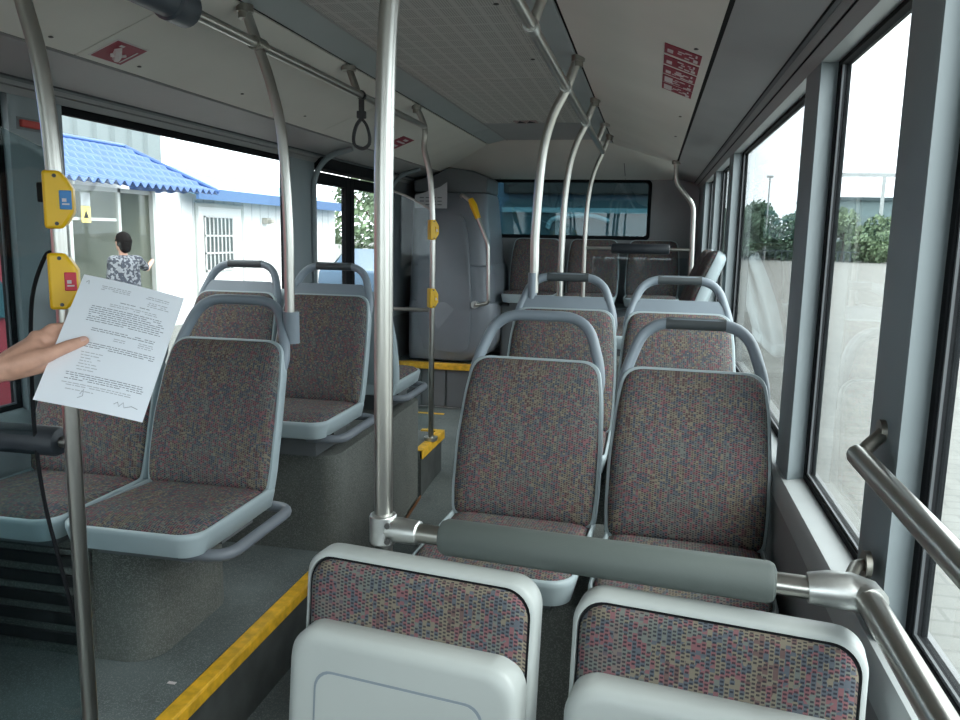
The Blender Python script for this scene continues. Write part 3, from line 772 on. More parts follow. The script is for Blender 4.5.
# stop button boxes
def stop_box(z, y, face, label, s=1., x=-.392):
    t = thing('stop_button', label, 'stop button', (x, y, z), R(0), 'yellow stop button boxes')
    m = MB(); h = .058 * s
    pr_ = [(-.023, -h), (.010, -h), (.022, -h * .70), (.032, -h * .40), (.032, h * .40), (.022, h * .70), (.010, h), (-.023, h)]
    m.rings([[V((a * s, -.026 * s, b)) for a, b in pr_], [V((a * s, .031 * s, b)) for a, b in pr_]])
    b_ = m.build('housing', YBOX, t, bevel=.006 * s)
    m = MB(); m.box(.007 * s, .0295 * s, -.0285 * s, -.025 * s, -.019 * s, .019 * s); q = m.build('button', face, t, bevel=.002)
    m = MB(); m.box(.012 * s, .025 * s, -.0295 * s, -.0284 * s, -.010 * s, -.007 * s); m.box(.012 * s, .02 * s, -.0295 * s, -.0284 * s, -.004 * s, .003 * s); m.build('button_mark', WHITES, q)
    m = MB(); m.cyl((.0 * s, -.0275 * s, h * .82), (.0 * s, -.0255 * s, h * .82), .004 * s, 8); m.build('screw', SCR, t); m = MB(); m.cyl((.0 * s, -.0275 * s, -h * .82), (.0 * s, -.0255 * s, -h * .82), .004 * s, 8); m.build('screw', SCR, t)
    t.rotation_euler = (0, 0, R(34))
    return t
stop_box(1.605, 1.42, BLUEB, 'upper yellow button box with blue face on the glass screen pole')
stop_box(1.44, 1.42, REDB, 'yellow button box with red face just above the held paper')
stop_box(1.575, 4.28, YBOX, 'upper yellow button on the slim far pole', .95)
stop_box(1.195, 4.28, YBOX, 'lower yellow button on the slim far pole', .95)

# ------------------------------------------------------------------ glass screens
t = thing('glass_screen', 'tinted glass screen with a curved hand cut-out beside the yellow button pole', 'glass screen', (-.4, 1.42, .26))
ol = [(-.405, 1.705)] + [(-.405, 1.52)]
cut = spline([(-.405, 1.50, 0), (-.43, 1.488, 0), (-.468, 1.40, 0), (-.482, 1.25, 0), (-.485, 1.1, 0), (-.474, .96, 0), (-.45, .84, 0), (-.43, .75, 0), (-.415, .68, 0)], 5)
ol += [(p.x, p.y) for p in cut] + [(-.415, .3), (-1.21, .3), (-1.21, 1.95), (-.95, 1.93), (-.72, 1.84)]
m = MB(); m.prism(ol, lambda u, v: V((u + .4, -.003, v - .26)), lambda u, v: V((u + .4, .003, v - .26))); m.build('pane', SGLASS, t, smooth=0)
m = MB(); m.tube([V((p.x + .4, 0, p.y - .26)) for p in cut], .0042, 8); m.build('edge_seal', RUBBER, t)
m = MB()
for z in (1.62,): m.box(-.03, .0, -.012, .012, z - .26 - .02, z - .26 + .02)
m.build('clip', RUBBER, t, bevel=.003)
t = thing('glass_screen', 'clear glass screen with arched top edge beside the slim far pole', 'glass screen', (-.40, 4.30, .37))
tp = spline([(-.74, 1.79, 0), (-.68, 1.795, 0), (-.58, 1.77, 0), (-.48, 1.725, 0), (-.41, 1.685, 0)], 5)
ol = [(p.x, p.y) for p in tp] + [(-.41, .42), (-.74, .42)]
m = MB(); m.prism(ol, lambda u, v: V((u + .4, -.003, v - .37)), lambda u, v: V((u + .4, .003, v - .37))); m.build('pane', CGLASS, t, smooth=0)
m = MB(); m.tube([V((p.x + .4, 0, p.y - .37)) for p in tp], .006, 8); m.build('edge_seal', CAST, t)
m = MB(); m.tube([(-.34, -.012, .755), (-.01, -.012, .755)], .0115, 10); m.build('cross_rail', STEEL, t)

# dark slats added in place of a reflection in the glass screen
t = thing('reflection_slats', 'black slats standing in for a glass reflection, under the seat behind the glass screen', 'reflection slats', (-.95, 1.93, .26))
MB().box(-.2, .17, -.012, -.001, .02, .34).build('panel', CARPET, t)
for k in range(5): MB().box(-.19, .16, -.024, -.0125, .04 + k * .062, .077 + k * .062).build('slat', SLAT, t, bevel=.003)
tag(MB().box(-.5, -.475, 1.86, 1.872, .2542, .2552).build('paper_scrap', WHITES), 'tiny white scrap of litter on the podium floor', 'scrap')
# red emergency handle
t = thing('emergency_handle', 'small red handle on the pillar beside the door-side window', 'emergency handle', (-1.238, 2.33, 1.885))
m = MB(); m.box(-.008, .012, -.05, .03, -.012, .012); m.build('bar', STRIPR, t, bevel=.004)
MB().box(-.009, -.001, -.06, .04, -.02, .02).build('plate', WALLD, t)

# ------------------------------------------------------------------ engine cover tower
def tower_ring(z, x0, x1, y0, r):
    return [V((u, v, z)) for u, v in rrect(x0, x1, y0, 6.95, [r, r, .01, .01], 7)]
t = thing('engine_cover', 'tall grey moulded engine cover standing on the rear step', 'engine cover', (0, 0, 0))
m = MB()
m.rings([tower_ring(*a) for a in ((.511, -1.16, -.585, 6.26, .10), (.53, -1.16, -.56, 6.22, .12), (.60, -1.16, -.45, 6.19, .14), (.70, -1.16, -.40, 6.185, .15), (.95, -1.16, -.395, 6.19, .15), (1.0, -1.16, -.40, 6.20, .15), (1.012, -1.16, -.42, 6.215, .15), (1.25, -1.16, -.44, 6.23, .15), (1.30, -1.16, -.455, 6.235, .15), (1.31, -1.16, -.465, 6.245, .15), (1.6, -1.16, -.505, 6.28, .14), (1.75, -1.16, -.52, 6.31, .12), (1.86, -1.16, -.535, 6.38, .10), (1.89, -1.16, -.545, 6.42, .08))])
m.build('body', TOWER, t, smooth=35)
# hatch on the front face, following it
hp = spline([(-.99, .62, 0), (-.66, .60, 0), (-.60, .80, 0), (-.62, 1.3, 0), (-.68, 1.66, 0), (-.80, 1.72, 0), (-.96, 1.70, 0), (-1.04, 1.45, 0), (-1.05, .9, 0), (-.99, .62, 0)], 4)[:-1]
def yb(z): return 6.187 + max(0, z - .95) * .055 + max(0, z - 1.3) * .09 
m = MB(); m.rings([[V((p.x, yb(p.y) - d, p.y)) for p in hp] for d in (-.03, .006)] + [[V((-.82 + (p.x + .82) * .97, yb(p.y) - .012, 1.15 + (p.y - 1.15) * .98)) for p in hp]])
m.build('hatch', TOWER, t, smooth=40)
m = MB(); m.cyl((-.50, 6.30, 1.42), (-.50, 6.22, 1.42), .035, 14); del m
t = thing('patch', 'pale notice with faint dashes above the engine cover', 'patch', (-.93, 6.27, 1.86))  # pale flat sheet carrying rows of small dark dashes
m = MB(); A = [(-.17, -.10), (.10, -.10), (.10, .11), (.04, .07), (-.17, .0)]; m.prism(A, lambda u, v: V((u, 0, v)), lambda u, v: V((u, .004, v))); m.build('sheet', mat('pale_patch_sheet', (.45, .47, .48), .6), t)
m = MB()
for k in range(3):
    for q in range(4): m.box(-.13 + q * .05, -.13 + q * .05 + .036, -.002, .0002, -.075 + k * .028, -.067 + k * .028)
m.build('print', WALLD, t)

# ------------------------------------------------------------------ stickers on the sloping ceiling
KS = (2.249 - 2.069) / (.943 - .488); AS = math.atan(KS)
def on_slope(sx, ax, y, name, label, cat='sticker', group=None):
    t = thing(name, label, cat, (sx * ax, y, 2.249 - (ax - .488) * KS - .0012), 0, group)
    t.rotation_euler = (0, sx * AS, 0)
    return t        # local x across the slope, local -z faces into the bus
stk = [('top', 2.545), ('second', 2.70), ('middle', 2.85), ('fourth', 2.995), ('fifth', 3.135)]
names = ['nearest of five red sticker strips on the ceiling', 'second red sticker strip of the ceiling stack of five', 'middle red sticker strip of the ceiling stack of five', 'fourth red sticker strip of the ceiling stack of five', 'farthest of five red sticker strips on the ceiling']
random.seed(3)
for (nm, y), lb_ in zip(stk, names):
    t = on_slope(1, .866, y, 'warning_sticker', lb_, group='red sticker strips on the ceiling')
    MB().box(-.058, .058, -.062, .058, -.001, .001).build('sheet', REDS, t)
    m = MB()
    m.box(-.05, -.02, -.045, .04, -.0022, -.0009) if nm in ('fourth', 'fifth') else m.box(-.048, -.03, -.01, .03, -.0022, -.0009)
    for k in range(6):
        x = random.uniform(-.03, .03); yy = random.uniform(-.045, .035); m.box(x, x + random.uniform(.008, .022), yy, yy + random.uniform(.006, .014), -.0022, -.0009)
    m.box(.036, .05, .01, .045, -.0022, -.0009); m.box(.04, .046, -.05, -.02, -.0022, -.0009)
    if nm == 'middle': m.sphere((0, 0, -.0009), .018, 1, 1, .1)
    m.build('print', WHITES, t)
t = on_slope(-1, .868, 2.296, 'warning_sticker', 'red sticker with a white hammer pictogram on the door-side ceiling')
MB().box(-.058, .058, -.075, .075, -.001, .001).build('border', WHITES, t)
MB().box(-.053, .053, -.070, .070, -.0022, -.001).build('sheet', REDS, t)
m = MB()
m.tube([(.02, -.03, -.003), (-.01, .0, -.003), (-.03, .02, -.003)], [.012, .015, .012], 8); m.tube([(-.02, -.02, -.003), (-.005, -.005, -.003)], .008, 8); m.tube([(.0, .03, -.003), (-.02, .005, -.003)], .006, 8)
m.box(-.045, .03, .05, .056, -.003, -.002); m.box(.03, .04, -.04, -.02, -.003, -.002)
m.build('pictogram', WHITES, t)
t = on_slope(-1, .80, 4.93, 'warning_sticker', 'small red sticker partly hidden by the tall central pole')
MB().box(-.07, .07, -.11, .11, -.001, .001).build('sheet', REDS, t)
for bx_ in ((-.05, -.03, -.08, .06), (.0, .015, -.06, .08), (.03, .05, -.02, .05)): MB().box(*bx_, -.0022, -.0009).build('mark', WHITES, t)
t = thing('warning_sticker', 'little red and black sticker on the grey ceiling grille', 'sticker', (-.03, 5.2, 2.2798))
MB().box(-.075, .075, -.06, .06, -.001, .001).build('sheet', mat('pale_red_sticker', (.3, .2, .19), .5), t)
for x in (-.035, .03): MB().rings([[V((x - .03, .04, z)), V((x + .03, .04, z)), V((x, -.045, z))] for z in (-.0022, -.0009)]).build('triangle', GAP, t)
sm = MB()
for sx, ax, y in ((-1, .90, 2.04), (-1, .90, 2.44), (-1, .86, 3.05), (-1, .86, 3.65), (1, .9, 2.42), (1, .9, 3.7), (1, .9, 4.4)):
    z = 2.249 - (ax - .488) * KS; sm.sphere((sx * ax, y, z - .001), .008, 1, 1, .35, 10)
for x, y in ((.28, 2.6), (.28, 3.4), (-.42, 6.33)): sm.sphere((x, y, 2.279 if y < 6 else 2.215), .010, 1, 1, .3, 10)
struct(sm.build('ceiling_screws', SCR))

# ------------------------------------------------------------------ paper in the hand
A_, B_, C_, D_ = V((-.306, 1.380, 1.458)), V((-.131, 1.451, 1.411)), V((-.128, 1.292, 1.185)), V((-.304, 1.221, 1.233))
ux = ((B_ - A_) + (C_ - D_)).normalized(); vy = ((D_ - A_) + (C_ - B_)); vy = (vy - ux * vy.dot(ux)).normalized()
ctr = (A_ + B_ + C_ + D_) / 4
nrm = ux.cross(vy).normalized()
if nrm.y > 0: nrm = -nrm        # towards the camera
t = thing('sheet_of_paper', 'white printed sheet held up by the hand before the pole', 'paper', tuple(ctr))
PW, PH = .1955, .2765
m = MB(); NX, NY = 10, 12; g = []
def pp(a, b, n=0):
    bend = .006 * math.sin(PI * (a + .5)) + .004 * b
    return ux * (a * PW) + vy * (b * PH) + nrm * (bend + n)
top = [[m.bm.verts.new(pp(i / NX - .5, k / NY - .5, .0003)) for i in range(NX + 1)] for k in range(NY + 1)]
bot = [[m.bm.verts.new(pp(i / NX - .5, k / NY - .5, -.0003)) for i in range(NX + 1)] for k in range(NY + 1)]
for k in range(NY):
    for i in range(NX):
        m.bm.faces.new((top[k][i], top[k][i + 1], top[k + 1][i + 1], top[k + 1][i])); m.bm.faces.new((bot[k][i], bot[k + 1][i], bot[k + 1][i + 1], bot[k][i + 1]))
for k in range(NY):
    for i in (0, NX): m.bm.faces.new((top[k][i], top[k + 1][i], bot[k + 1][i], bot[k][i]))
for i in range(NX):
    for k in (0, NY): m.bm.faces.new((top[k][i], top[k][i + 1], bot[k][i + 1], bot[k][i]))
m.build('sheet', PAPER, t)
pt = MB(); pl_ = MB(); random.seed(11)
def words(mb, a0, a1, b, h=.0055, dens=.9):
    a = a0
    while a < a1 - .01:
        w_ = min(random.uniform(.015, .06), a1 - a)
        if random.random() < dens: mb.poly([pp(a, b, .0009), pp(a + w_, b, .0009), pp(a + w_, b + h, .0009), pp(a, b + h, .0009)])
        a += w_ + .009
def block(mb, a0, a1, b0, n, st=.0155, ragged=.0, dens=.95):
    for k in range(n): words(mb, a0 + random.uniform(0, .02), a1 - random.uniform(0, ragged + .01), b0 + k * st, dens=dens)
block(pl_, -.30, .0, -.44, 3, .014); block(pl_, .15, .38, -.435, 2); block(pl_, .18, .42, -.39, 3, .015, .05)
block(pt, -.07, .26, -.335, 1); block(pl_, -.16, .32, -.31, 2)
block(pt, -.33, .42, -.27, 8, .0165, .05)
block(pt, -.25, .38, -.10, 2); block(pl_, -.02, .12, -.05, 2); block(pl_, .22, .38, -.06, 3)
block(pt, -.25, .42, .015, 3); block(pl_, -.25, -.02, .09, 7, .022, .1)
block(pt, -.32, .42, .255, 4); block(pl_, -.32, .34, .33, 2); block(pl_, -.28, .0, .375, 1)
pt.build('print', INK, t, smooth=0); pl_.build('faint_print', INKL, t, smooth=0)
sg = MB(); sg.tube([pp(*q, .001) for q in ((.2, .42), (.23, .40), (.25, .43), (.28, .395), (.3, .43), (.36, .41), (.42, .42))], .0006, 5); sg.tube([pp(*q, .001) for q in ((-.12, .40), (-.10, .36), (-.09, .41), (-.13, .43))], .0005, 5); sg.tube([pp(*q, .001) for q in ((-.45, -.44), (-.43, -.46), (-.42, -.43))], .0005, 5)
sg.build('signature', INK, t)

# ------------------------------------------------------------------ people
def blob(name, caps, voxel, m, parent=None, smooth=6, origin=V()):
    """one continuous skin: tapered capsules melted together"""
    mb = MB()
    for a, b, ra, rb in caps:
        a, b = V(a) - origin, V(b) - origin; d = b - a
        n = 12
        if d.length < 1e-6: mb.sphere(a, ra, seg=16); continue
        t_ = d.normalized(); pts = []; rr = []
        for k in range(5):
            an = PI / 2 * (1 - k / 4.); 
            pts.append(a - t_ * ra * math.sin(an)); rr.append(max(ra * math.cos(an), ra * .04))
        for k in range(5):
            an = PI / 2 * k / 4.
            pts.append(b + t_ * rb * math.sin(an)); rr.append(max(rb * math.cos(an), rb * .04))
        mb.tube(pts, rr, n)
    o = mb.build(name, m, parent, smooth=180)
    rm = o.modifiers.new('join', 'REMESH'); rm.mode = 'VOXEL'; rm.voxel_size = voxel; rm.use_smooth_shade = True
    s = o.modifiers.new('soft', 'SMOOTH'); s.factor = .5; s.iterations = smooth
    return o
# passenger at the screen holding the paper: mostly out of the picture
pb = V((-.90, .95, 0))
def pn(a, b, n): return ctr + ux * (a * PW) + vy * (b * PH) + nrm * n
wr = V((-.365, 1.225, 1.289)); el = V((-.566, 1.14, 1.238)); sh = V((-.76, .98, 1.42))
mcp = [V((-.329, 1.310, 1.354)), V((-.316, 1.313, 1.341)), V((-.308, 1.303, 1.320)), V((-.309, 1.284, 1.298))]
hand = [(wr, V((-.337, 1.262, 1.315)), .0255, .026), (wr + V((.006, .004, -.004)), V((-.322, 1.262, 1.292)), .022, .019), (wr + V((.004, .012, .012)), V((-.335, 1.290, 1.338)), .022, .017)]
tip = [V((-.268, 1.362, 1.371)), V((-.247, 1.358, 1.350)), V((-.243, 1.341, 1.323)), V((-.257, 1.312, 1.294))]
back = V((-.433, .733, -.524))
for i, (q_, e_) in enumerate(zip(mcp, tip)):
    b0 = wr + (q_ - wr) * .35
    r0 = (.0098, .0100, .0096, .0086)[i]
    hand.append((b0, q_, .0155, .0122 if i < 3 else .0112))
    p1 = q_.lerp(e_, .46) + back * .006; p2 = q_.lerp(e_, .77) + back * .004
    hand += [(q_, p1, r0 * 1.12, r0), (p1, p2, r0, r0 * .93), (p2, e_, r0 * .93, r0 * .8)]
# thumb on the front of the sheet
th = [V((-.345, 1.228, 1.293)), V((-.318, 1.240, 1.304)), V((-.296, 1.258, 1.313)), V((-.275, 1.286, 1.326)), V((-.257, 1.307, 1.335))]
hand += [(th[0], th[1], .0205, .0185), (th[1], th[2], .0182, .0150), (th[2], th[3], .0138, .0122), (th[3], th[4], .0124, .0098), (th[1], mcp[0] - V((.012, .03, .012)), .0145, .013)]
body = hand + [(wr, wr + (el - wr) * .35, .0245, .030), (wr + (el - wr) * .35, el, .030, .040), (el, sh, .040, .050),
        (sh, pb + V((.02, .03, 1.40)), .055, .07), (pb + V((0, 0, 1.40)), pb + V((0, 0, 1.12)), .125, .12), (pb + V((0, 0, 1.12)), pb + V((0, 0, .92)), .12, .135),
        (pb + V((-.02, -.14, 1.40)), pb + V((.03, .06, 1.41)), .065, .065), (pb + V((-.02, -.16, 1.40)), pb + V((.02, -.24, 1.12)), .048, .038), (pb + V((.02, -.24, 1.12)), pb + V((.14, -.22, .90)), .036, .026), (pb + V((.14, -.22, .90)), pb + V((.18, -.21, .82)), .03, .02),
        (pb + V((0, 0, 1.45)), pb + V((.015, .01, 1.54)), .055, .052), (pb + V((.02, .01, 1.60)), pb + V((.0, .0, 1.66)), .078, .092), (pb + V((.05, .03, 1.56)), pb + V((.04, .02, 1.62)), .05, .06), (pb + V((.10, .05, 1.60)), pb + V((.085, .04, 1.63)), .012, .008),
        (pb + V((0, .08, .90)), pb + V((0, .09, .48)), .09, .058), (pb + V((0, .09, .48)), pb + V((-.01, .1, .08)), .055, .04), (pb + V((0, -.08, .90)), pb + V((0, -.09, .48)), .09, .058), (pb + V((0, -.09, .48)), pb + V((-.01, -.1, .08)), .055, .04),
        (pb + V((-.02, .1, .06)), pb + V((.14, .12, .035)), .042, .03), (pb + V((-.02, -.1, .06)), pb + V((.14, -.12, .035)), .042, .03)]
pt_ = thing('person', 'person reaching in with a bare forearm, thumb on the white sheet', 'person', tuple(pb))
blob('body', body, .0034, SKIN, pt_, 5, pb)
blob('shirt', [(pb + V((0, 0, 1.36)), pb + V((0, 0, .90)), .150, .158), (pb + V((0, .06, 1.0)), pb + V((0, .06, .86)), .13, .13), (pb + V((0, -.06, 1.0)), pb + V((0, -.06, .86)), .13, .13), (sh + (el - sh) * .45, sh, .058, .066), (sh, pb + V((.02, .03, 1.39)), .07, .085), (pb + V((0, .05, 1.36)), pb + V((0, .04, .95)), .125, .125), (pb + V((0, -.05, 1.36)), pb + V((0, -.04, .95)), .125, .125), (pb + V((-.02, -.14, 1.40)), pb + V((.0, -.2, 1.25)), .078, .06)], .014, SHIRTG, pt_, 6, pb)
blob('trousers', [(pb + V((0, .07, .92)), pb + V((0, .09, .48)), .115, .078), (pb + V((0, .09, .48)), pb + V((-.01, .1, .10)), .076, .065), (pb + V((0, -.07, .92)), pb + V((0, -.09, .48)), .115, .078), (pb + V((0, -.09, .48)), pb + V((-.01, -.1, .10)), .076, .065)], .014, TROUS, pt_, 6, pb)
blob('hair', [(pb + V((-.02, -.005, 1.665)), pb + V((-.01, .0, 1.685)), .095, .09), (pb + V((-.05, -.01, 1.6)), pb + V((-.03, 0, 1.66)), .07, .085)], .012, HAIR, pt_, 4, pb)
# thumb nail
tn = MB(); dth = (th[4] - th[3]).normalized()
tn.sphere((0, 0, 0), .0065, 1.25, .28, .85, 12); nail = tn.build('thumb_nail', mat('pinkish_nail', (.68, .42, .36), .3), pt_)
nail.location = th[4] - dth * .001 + V((.433, -.733, .524)) * .0088 - pb; nail.rotation_euler = (R(-36), R(-18), R(35))

# person outside, seen from behind
GZ = -.30
px = V((-6.03, 9.28, GZ))
op = thing('person', 'person in a black and white patterned shirt working at the porch outside', 'person', tuple(px))
q = lambda x, y, z: px + V((x, y, z))
facing = V((-.86, .3, 0)).normalized(); sd = V((facing.y, -facing.x, 0))    # away from the bus, sd to their right
def w_(f, s, z): return px + facing * f + sd * s + V((0, 0, z))
bodyo = [(w_(0, 0, 1.36), w_(-.01, 0, 1.0), .13, .12), (w_(-.02, -.16, 1.43), w_(-.02, .16, 1.43), .065, .065), (w_(.01, 0, 1.44), w_(.03, 0, 1.56), .055, .052), (w_(.03, 0, 1.63), w_(.02, 0, 1.70), .08, .095), (w_(.08, 0, 1.60), w_(.06, 0, 1.64), .05, .06), (w_(.135, 0, 1.64), w_(.12, 0, 1.66), .012, .01),
         (w_(-.02, .18, 1.42), w_(.08, .39, 1.31), .05, .04), (w_(.08, .39, 1.31), w_(.20, .56, 1.40), .038, .028), (w_(.20, .56, 1.40), w_(.26, .62, 1.42), .03, .018),
         (w_(-.02, -.18, 1.42), w_(-.02, -.23, 1.14), .05, .04), (w_(-.02, -.23, 1.14), w_(.12, -.20, .95), .038, .028), (w_(.12, -.2, .95), w_(.19, -.18, .92), .03, .018),
         (w_(0, .085, .92), w_(.01, .095, .5), .095, .06), (w_(.01, .095, .5), w_(-.02, .1, .08), .058, .042), (w_(0, -.085, .92), w_(.01, -.095, .5), .095, .06), (w_(.01, -.095, .5), w_(-.02, -.1, .08), .058, .042),
         (w_(-.03, .1, .05), w_(.14, .12, .035), .042, .032), (w_(-.03, -.1, .05), w_(.14, -.12, .035), .042, .032), (w_(0, 0, 1.0), w_(0, 0, .93), .12, .13)]
for s in (-1, 1): bodyo.append((w_(.02, s * .09, 1.655), w_(.01, s * .095, 1.675), .018, .016))
blob('body', bodyo, .011, SKIN, op, 4, px)
blob('shirt', [(w_(0, 0, 1.36), w_(-.01, 0, .95), .15, .15), (w_(0, .06, 1.36), w_(-.01, .07, .92), .135, .14), (w_(0, -.06, 1.36), w_(-.01, -.07, .92), .135, .14), (w_(-.02, -.17, 1.42), w_(-.02, .17, 1.42), .085, .085), (w_(-.02, .18, 1.42), w_(.06, .345, 1.335), .075, .062), (w_(-.02, -.18, 1.42), w_(-.02, -.22, 1.2), .075, .062)], .014, SHIRTP, op, 4, px)
blob('trousers', [(w_(0, .07, .95), w_(.01, .095, .5), .13, .085), (w_(.01, .095, .5), w_(-.02, .1, .1), .082, .07), (w_(0, -.07, .95), w_(.01, -.095, .5), .13, .085), (w_(.01, -.095, .5), w_(-.02, -.1, .1), .082, .07)], .016, TROUS, op, 4, px)
blob('hair', [(w_(.0, 0, 1.69), w_(.0, 0, 1.715), .108, .10), (w_(-.035, 0, 1.60), w_(-.02, 0, 1.68), .075, .10)], .012, HAIR, op, 3, px)

# ------------------------------------------------------------------ outside
struct(MB().box(-140, 160, -60, 220, GZ - .2, GZ).build('ground', LOT))
FX = -8.2
# white building with the blue roof
b = thing('building', 'white single-storey building with a sky blue roof', 'building', (FX, 18, GZ))
MB().box(-4.6, 0, -6.9, 3.7, 0, 2.72).build('wall', WHITEW, b)
m = MB(); A = [(.42, 2.60), (-3.4, 3.5), (-4.8, 2.7), (-4.8, 2.6), (-3.4, 3.38), (.42, 2.52)]
m.rings([[V((x, y, z)) for x, z in A] for y in (-4.1, 3.95)]); m.build('roof', BLUER, b)
MB().box(.40, .46, -4.1, 3.95, 2.44, 2.66).build('fascia', BLUEF, b)
m = MB()
for k in range(26): m.box(.0, .006, -6.8 + k * .4, -6.79 + k * .4, .1, 2.5)
m.build('panel_joints', WHITEM, b)
# barred door and its frame
dr = MB(); dr.box(0, .05, -3.55, -3.47, 0, 2.40); dr.box(0, .05, -1.72, -1.64, 0, 2.40); dr.box(0, .05, -3.47, -1.72, 2.32, 2.40); dro = dr.build('door_frame', ALU, b)
MB().box(0, .03, -3.47, -1.72, .02, 2.32).build('door_leaf', WHITEW, b)
MB().box(.03, .04, -3.25, -2.15, 1.02, 2.12).build('window', WINDK, b)
gr = MB()
for k in range(8): gr.box(.05, .07, -3.26 + k * .155, -3.235 + k * .155, 1.0, 2.14)
for z in (1.0, 1.36, 1.72, 2.11): gr.box(.05, .07, -3.26, -2.14, z, z + .035)
gr.build('window_bars', BARS, b)
m = MB(); m.box(.0, .14, -.72, -.50, 2.02, 2.16); m.box(.1, .24, -.68, -.54, 2.04, 2.12); m.build('wall_lamp', mat('beige_lamp_housing', (.45, .42, .36), .5), b, bevel=.015)
# tile-look porch canopy
p_ = thing('canopy', 'bright blue tile-look porch canopy with a wavy eave', 'canopy', (-7.2, 9.0, GZ))
RZ, EZ = 2.90 - GZ, 2.17 - GZ
def canopy_grid(mb, quad, nu, nv, wave, am=.036):
    vs = []
    for j_ in range(nv + 1):
        row = []
        for i in range(nu + 1):
            u, v = i / nu, j_ / nv
            a = V(quad[0]).lerp(V(quad[1]), u); b_ = V(quad[3]).lerp(V(quad[2]), u); p = a.lerp(b_, v)
            st = (v * 6) % 1.0
            p.z += am * math.sin(wave * u * 2 * PI) - .05 * (1 - st) * (1 if j_ < nv else 0) + .01
            row.append(mb.bm.verts.new(p))
        vs.append(row)
    for j_ in range(nv):
        for i in range(nu): mb.bm.faces.new((vs[j_][i], vs[j_][i + 1], vs[j_ + 1][i + 1], vs[j_ + 1][i]))
m = MB()
canopy_grid(m, [(-.7, -6, RZ), (-.7, 2.95, RZ), (.8, 3.35, EZ), (.8, -6, EZ)], 416, 36, 52)
o = m.build('front_sheet', BLUET, p_, smooth=180); s_ = o.modifiers.new('t', 'SOLIDIFY'); s_.thickness = .012
m = MB()
canopy_grid(m, [(-.7, 2.95, RZ), (-.72, 2.98, RZ), (-.9, 3.35, EZ), (.8, 3.35, EZ)], 40, 24, 7, .015)
o = m.build('hip_sheet', BLUET, p_, smooth=180); s_ = o.modifiers.new('t', 'SOLIDIFY'); s_.thickness = .012
MB().tube([(-.7, -6, RZ + .01), (-.7, 2.95, RZ + .01), (.8, 3.35, EZ + .02)], .035, 10).build('ridge_cap', BLUET, p_)
for y in (-3, -1.2, 1.9):
    MB().box(.45, .52, y, y + .07, 0, EZ - .05).build('post', ALU, p_)
# porch glazing below it
v_ = thing('porch', 'dim glazed porch under the blue canopy with pale frames', 'porch', (-6.75, 11.0, GZ))
MB().box(-.02, .0, -6.5, .0, 0, 2.40).build('glazing', VERA, v_, smooth=0)
MB().box(-1.43, -1.40, -6.5, .0, 0, 2.6).build('back_panel', VWALL, v_)
m = MB()
for y in (-6.5, -5.3, -4.1, -3.3, -2.45, -1.85, -.85, -.06): m.box(-.05, .02, y, y + .06, 0, 2.42)
m.box(-.05, .02, -6.5, 0, 2.36, 2.42); m.box(-.05, .02, -6.5, 0, .85, .90); m.box(-.05, .02, -2.4, -.9, 1.95, 1.99)
m.build('frame', ALU, v_)
MB().box(-1.4, .0, -.05, .0, 0, 2.42).build('end_wall', ALU, v_)
m = MB(); m.box(-1.2, -.8, -5.0, -2.6, 0, 1.2); m.box(-1.3, -1.0, -2.2, -1.2, 0, 1.9); m.build('cabinet', mat('grey_porch_cabinet', (.22, .24, .23), .7), v_)
sg = thing('sign_board', 'small yellow warning sign on the porch glazing', 'sign', (-6.70, 9.43, 1.62))
MB().box(0, .01, -.09, .09, .0, .22).build('board', SIGNY, sg); MB().box(.0, .011, -.09, .09, .225, .40).build('upper_board', WHITEM, sg)
m = MB(); m.rings([[V((x, -.05, .06)), V((x, .05, .06)), V((x, 0, .16))] for x in (.0095, .013)]); m.build('triangle', SLAT, sg)
# tall clad building
c_ = thing('building', 'tall pale corrugated hall rising behind the blue canopy', 'building', (-13.2, 9, GZ))
m = MB(); pr2 = []; y = -30.
while y < 11.1: 
    for dy, x in ((0, 0), (.42, 0), (.5, -.08), (.62, -.08), (.7, 0)): pr2.append((x, min(y + dy, 11.9)))
    y += .7
pr2 += [(0, 11.9), (-12, 11.9), (-12, -30)]
m.rings([[V((x, y, 0)) for x, y in pr2], [V((x, y, 11)) for x, y in pr2]]); m.build('cladding', CORR, c_, smooth=0)
MB().box(-12.1, .1, -30.1, 12.0, 11, 11.2).build('parapet', CORR, c_)

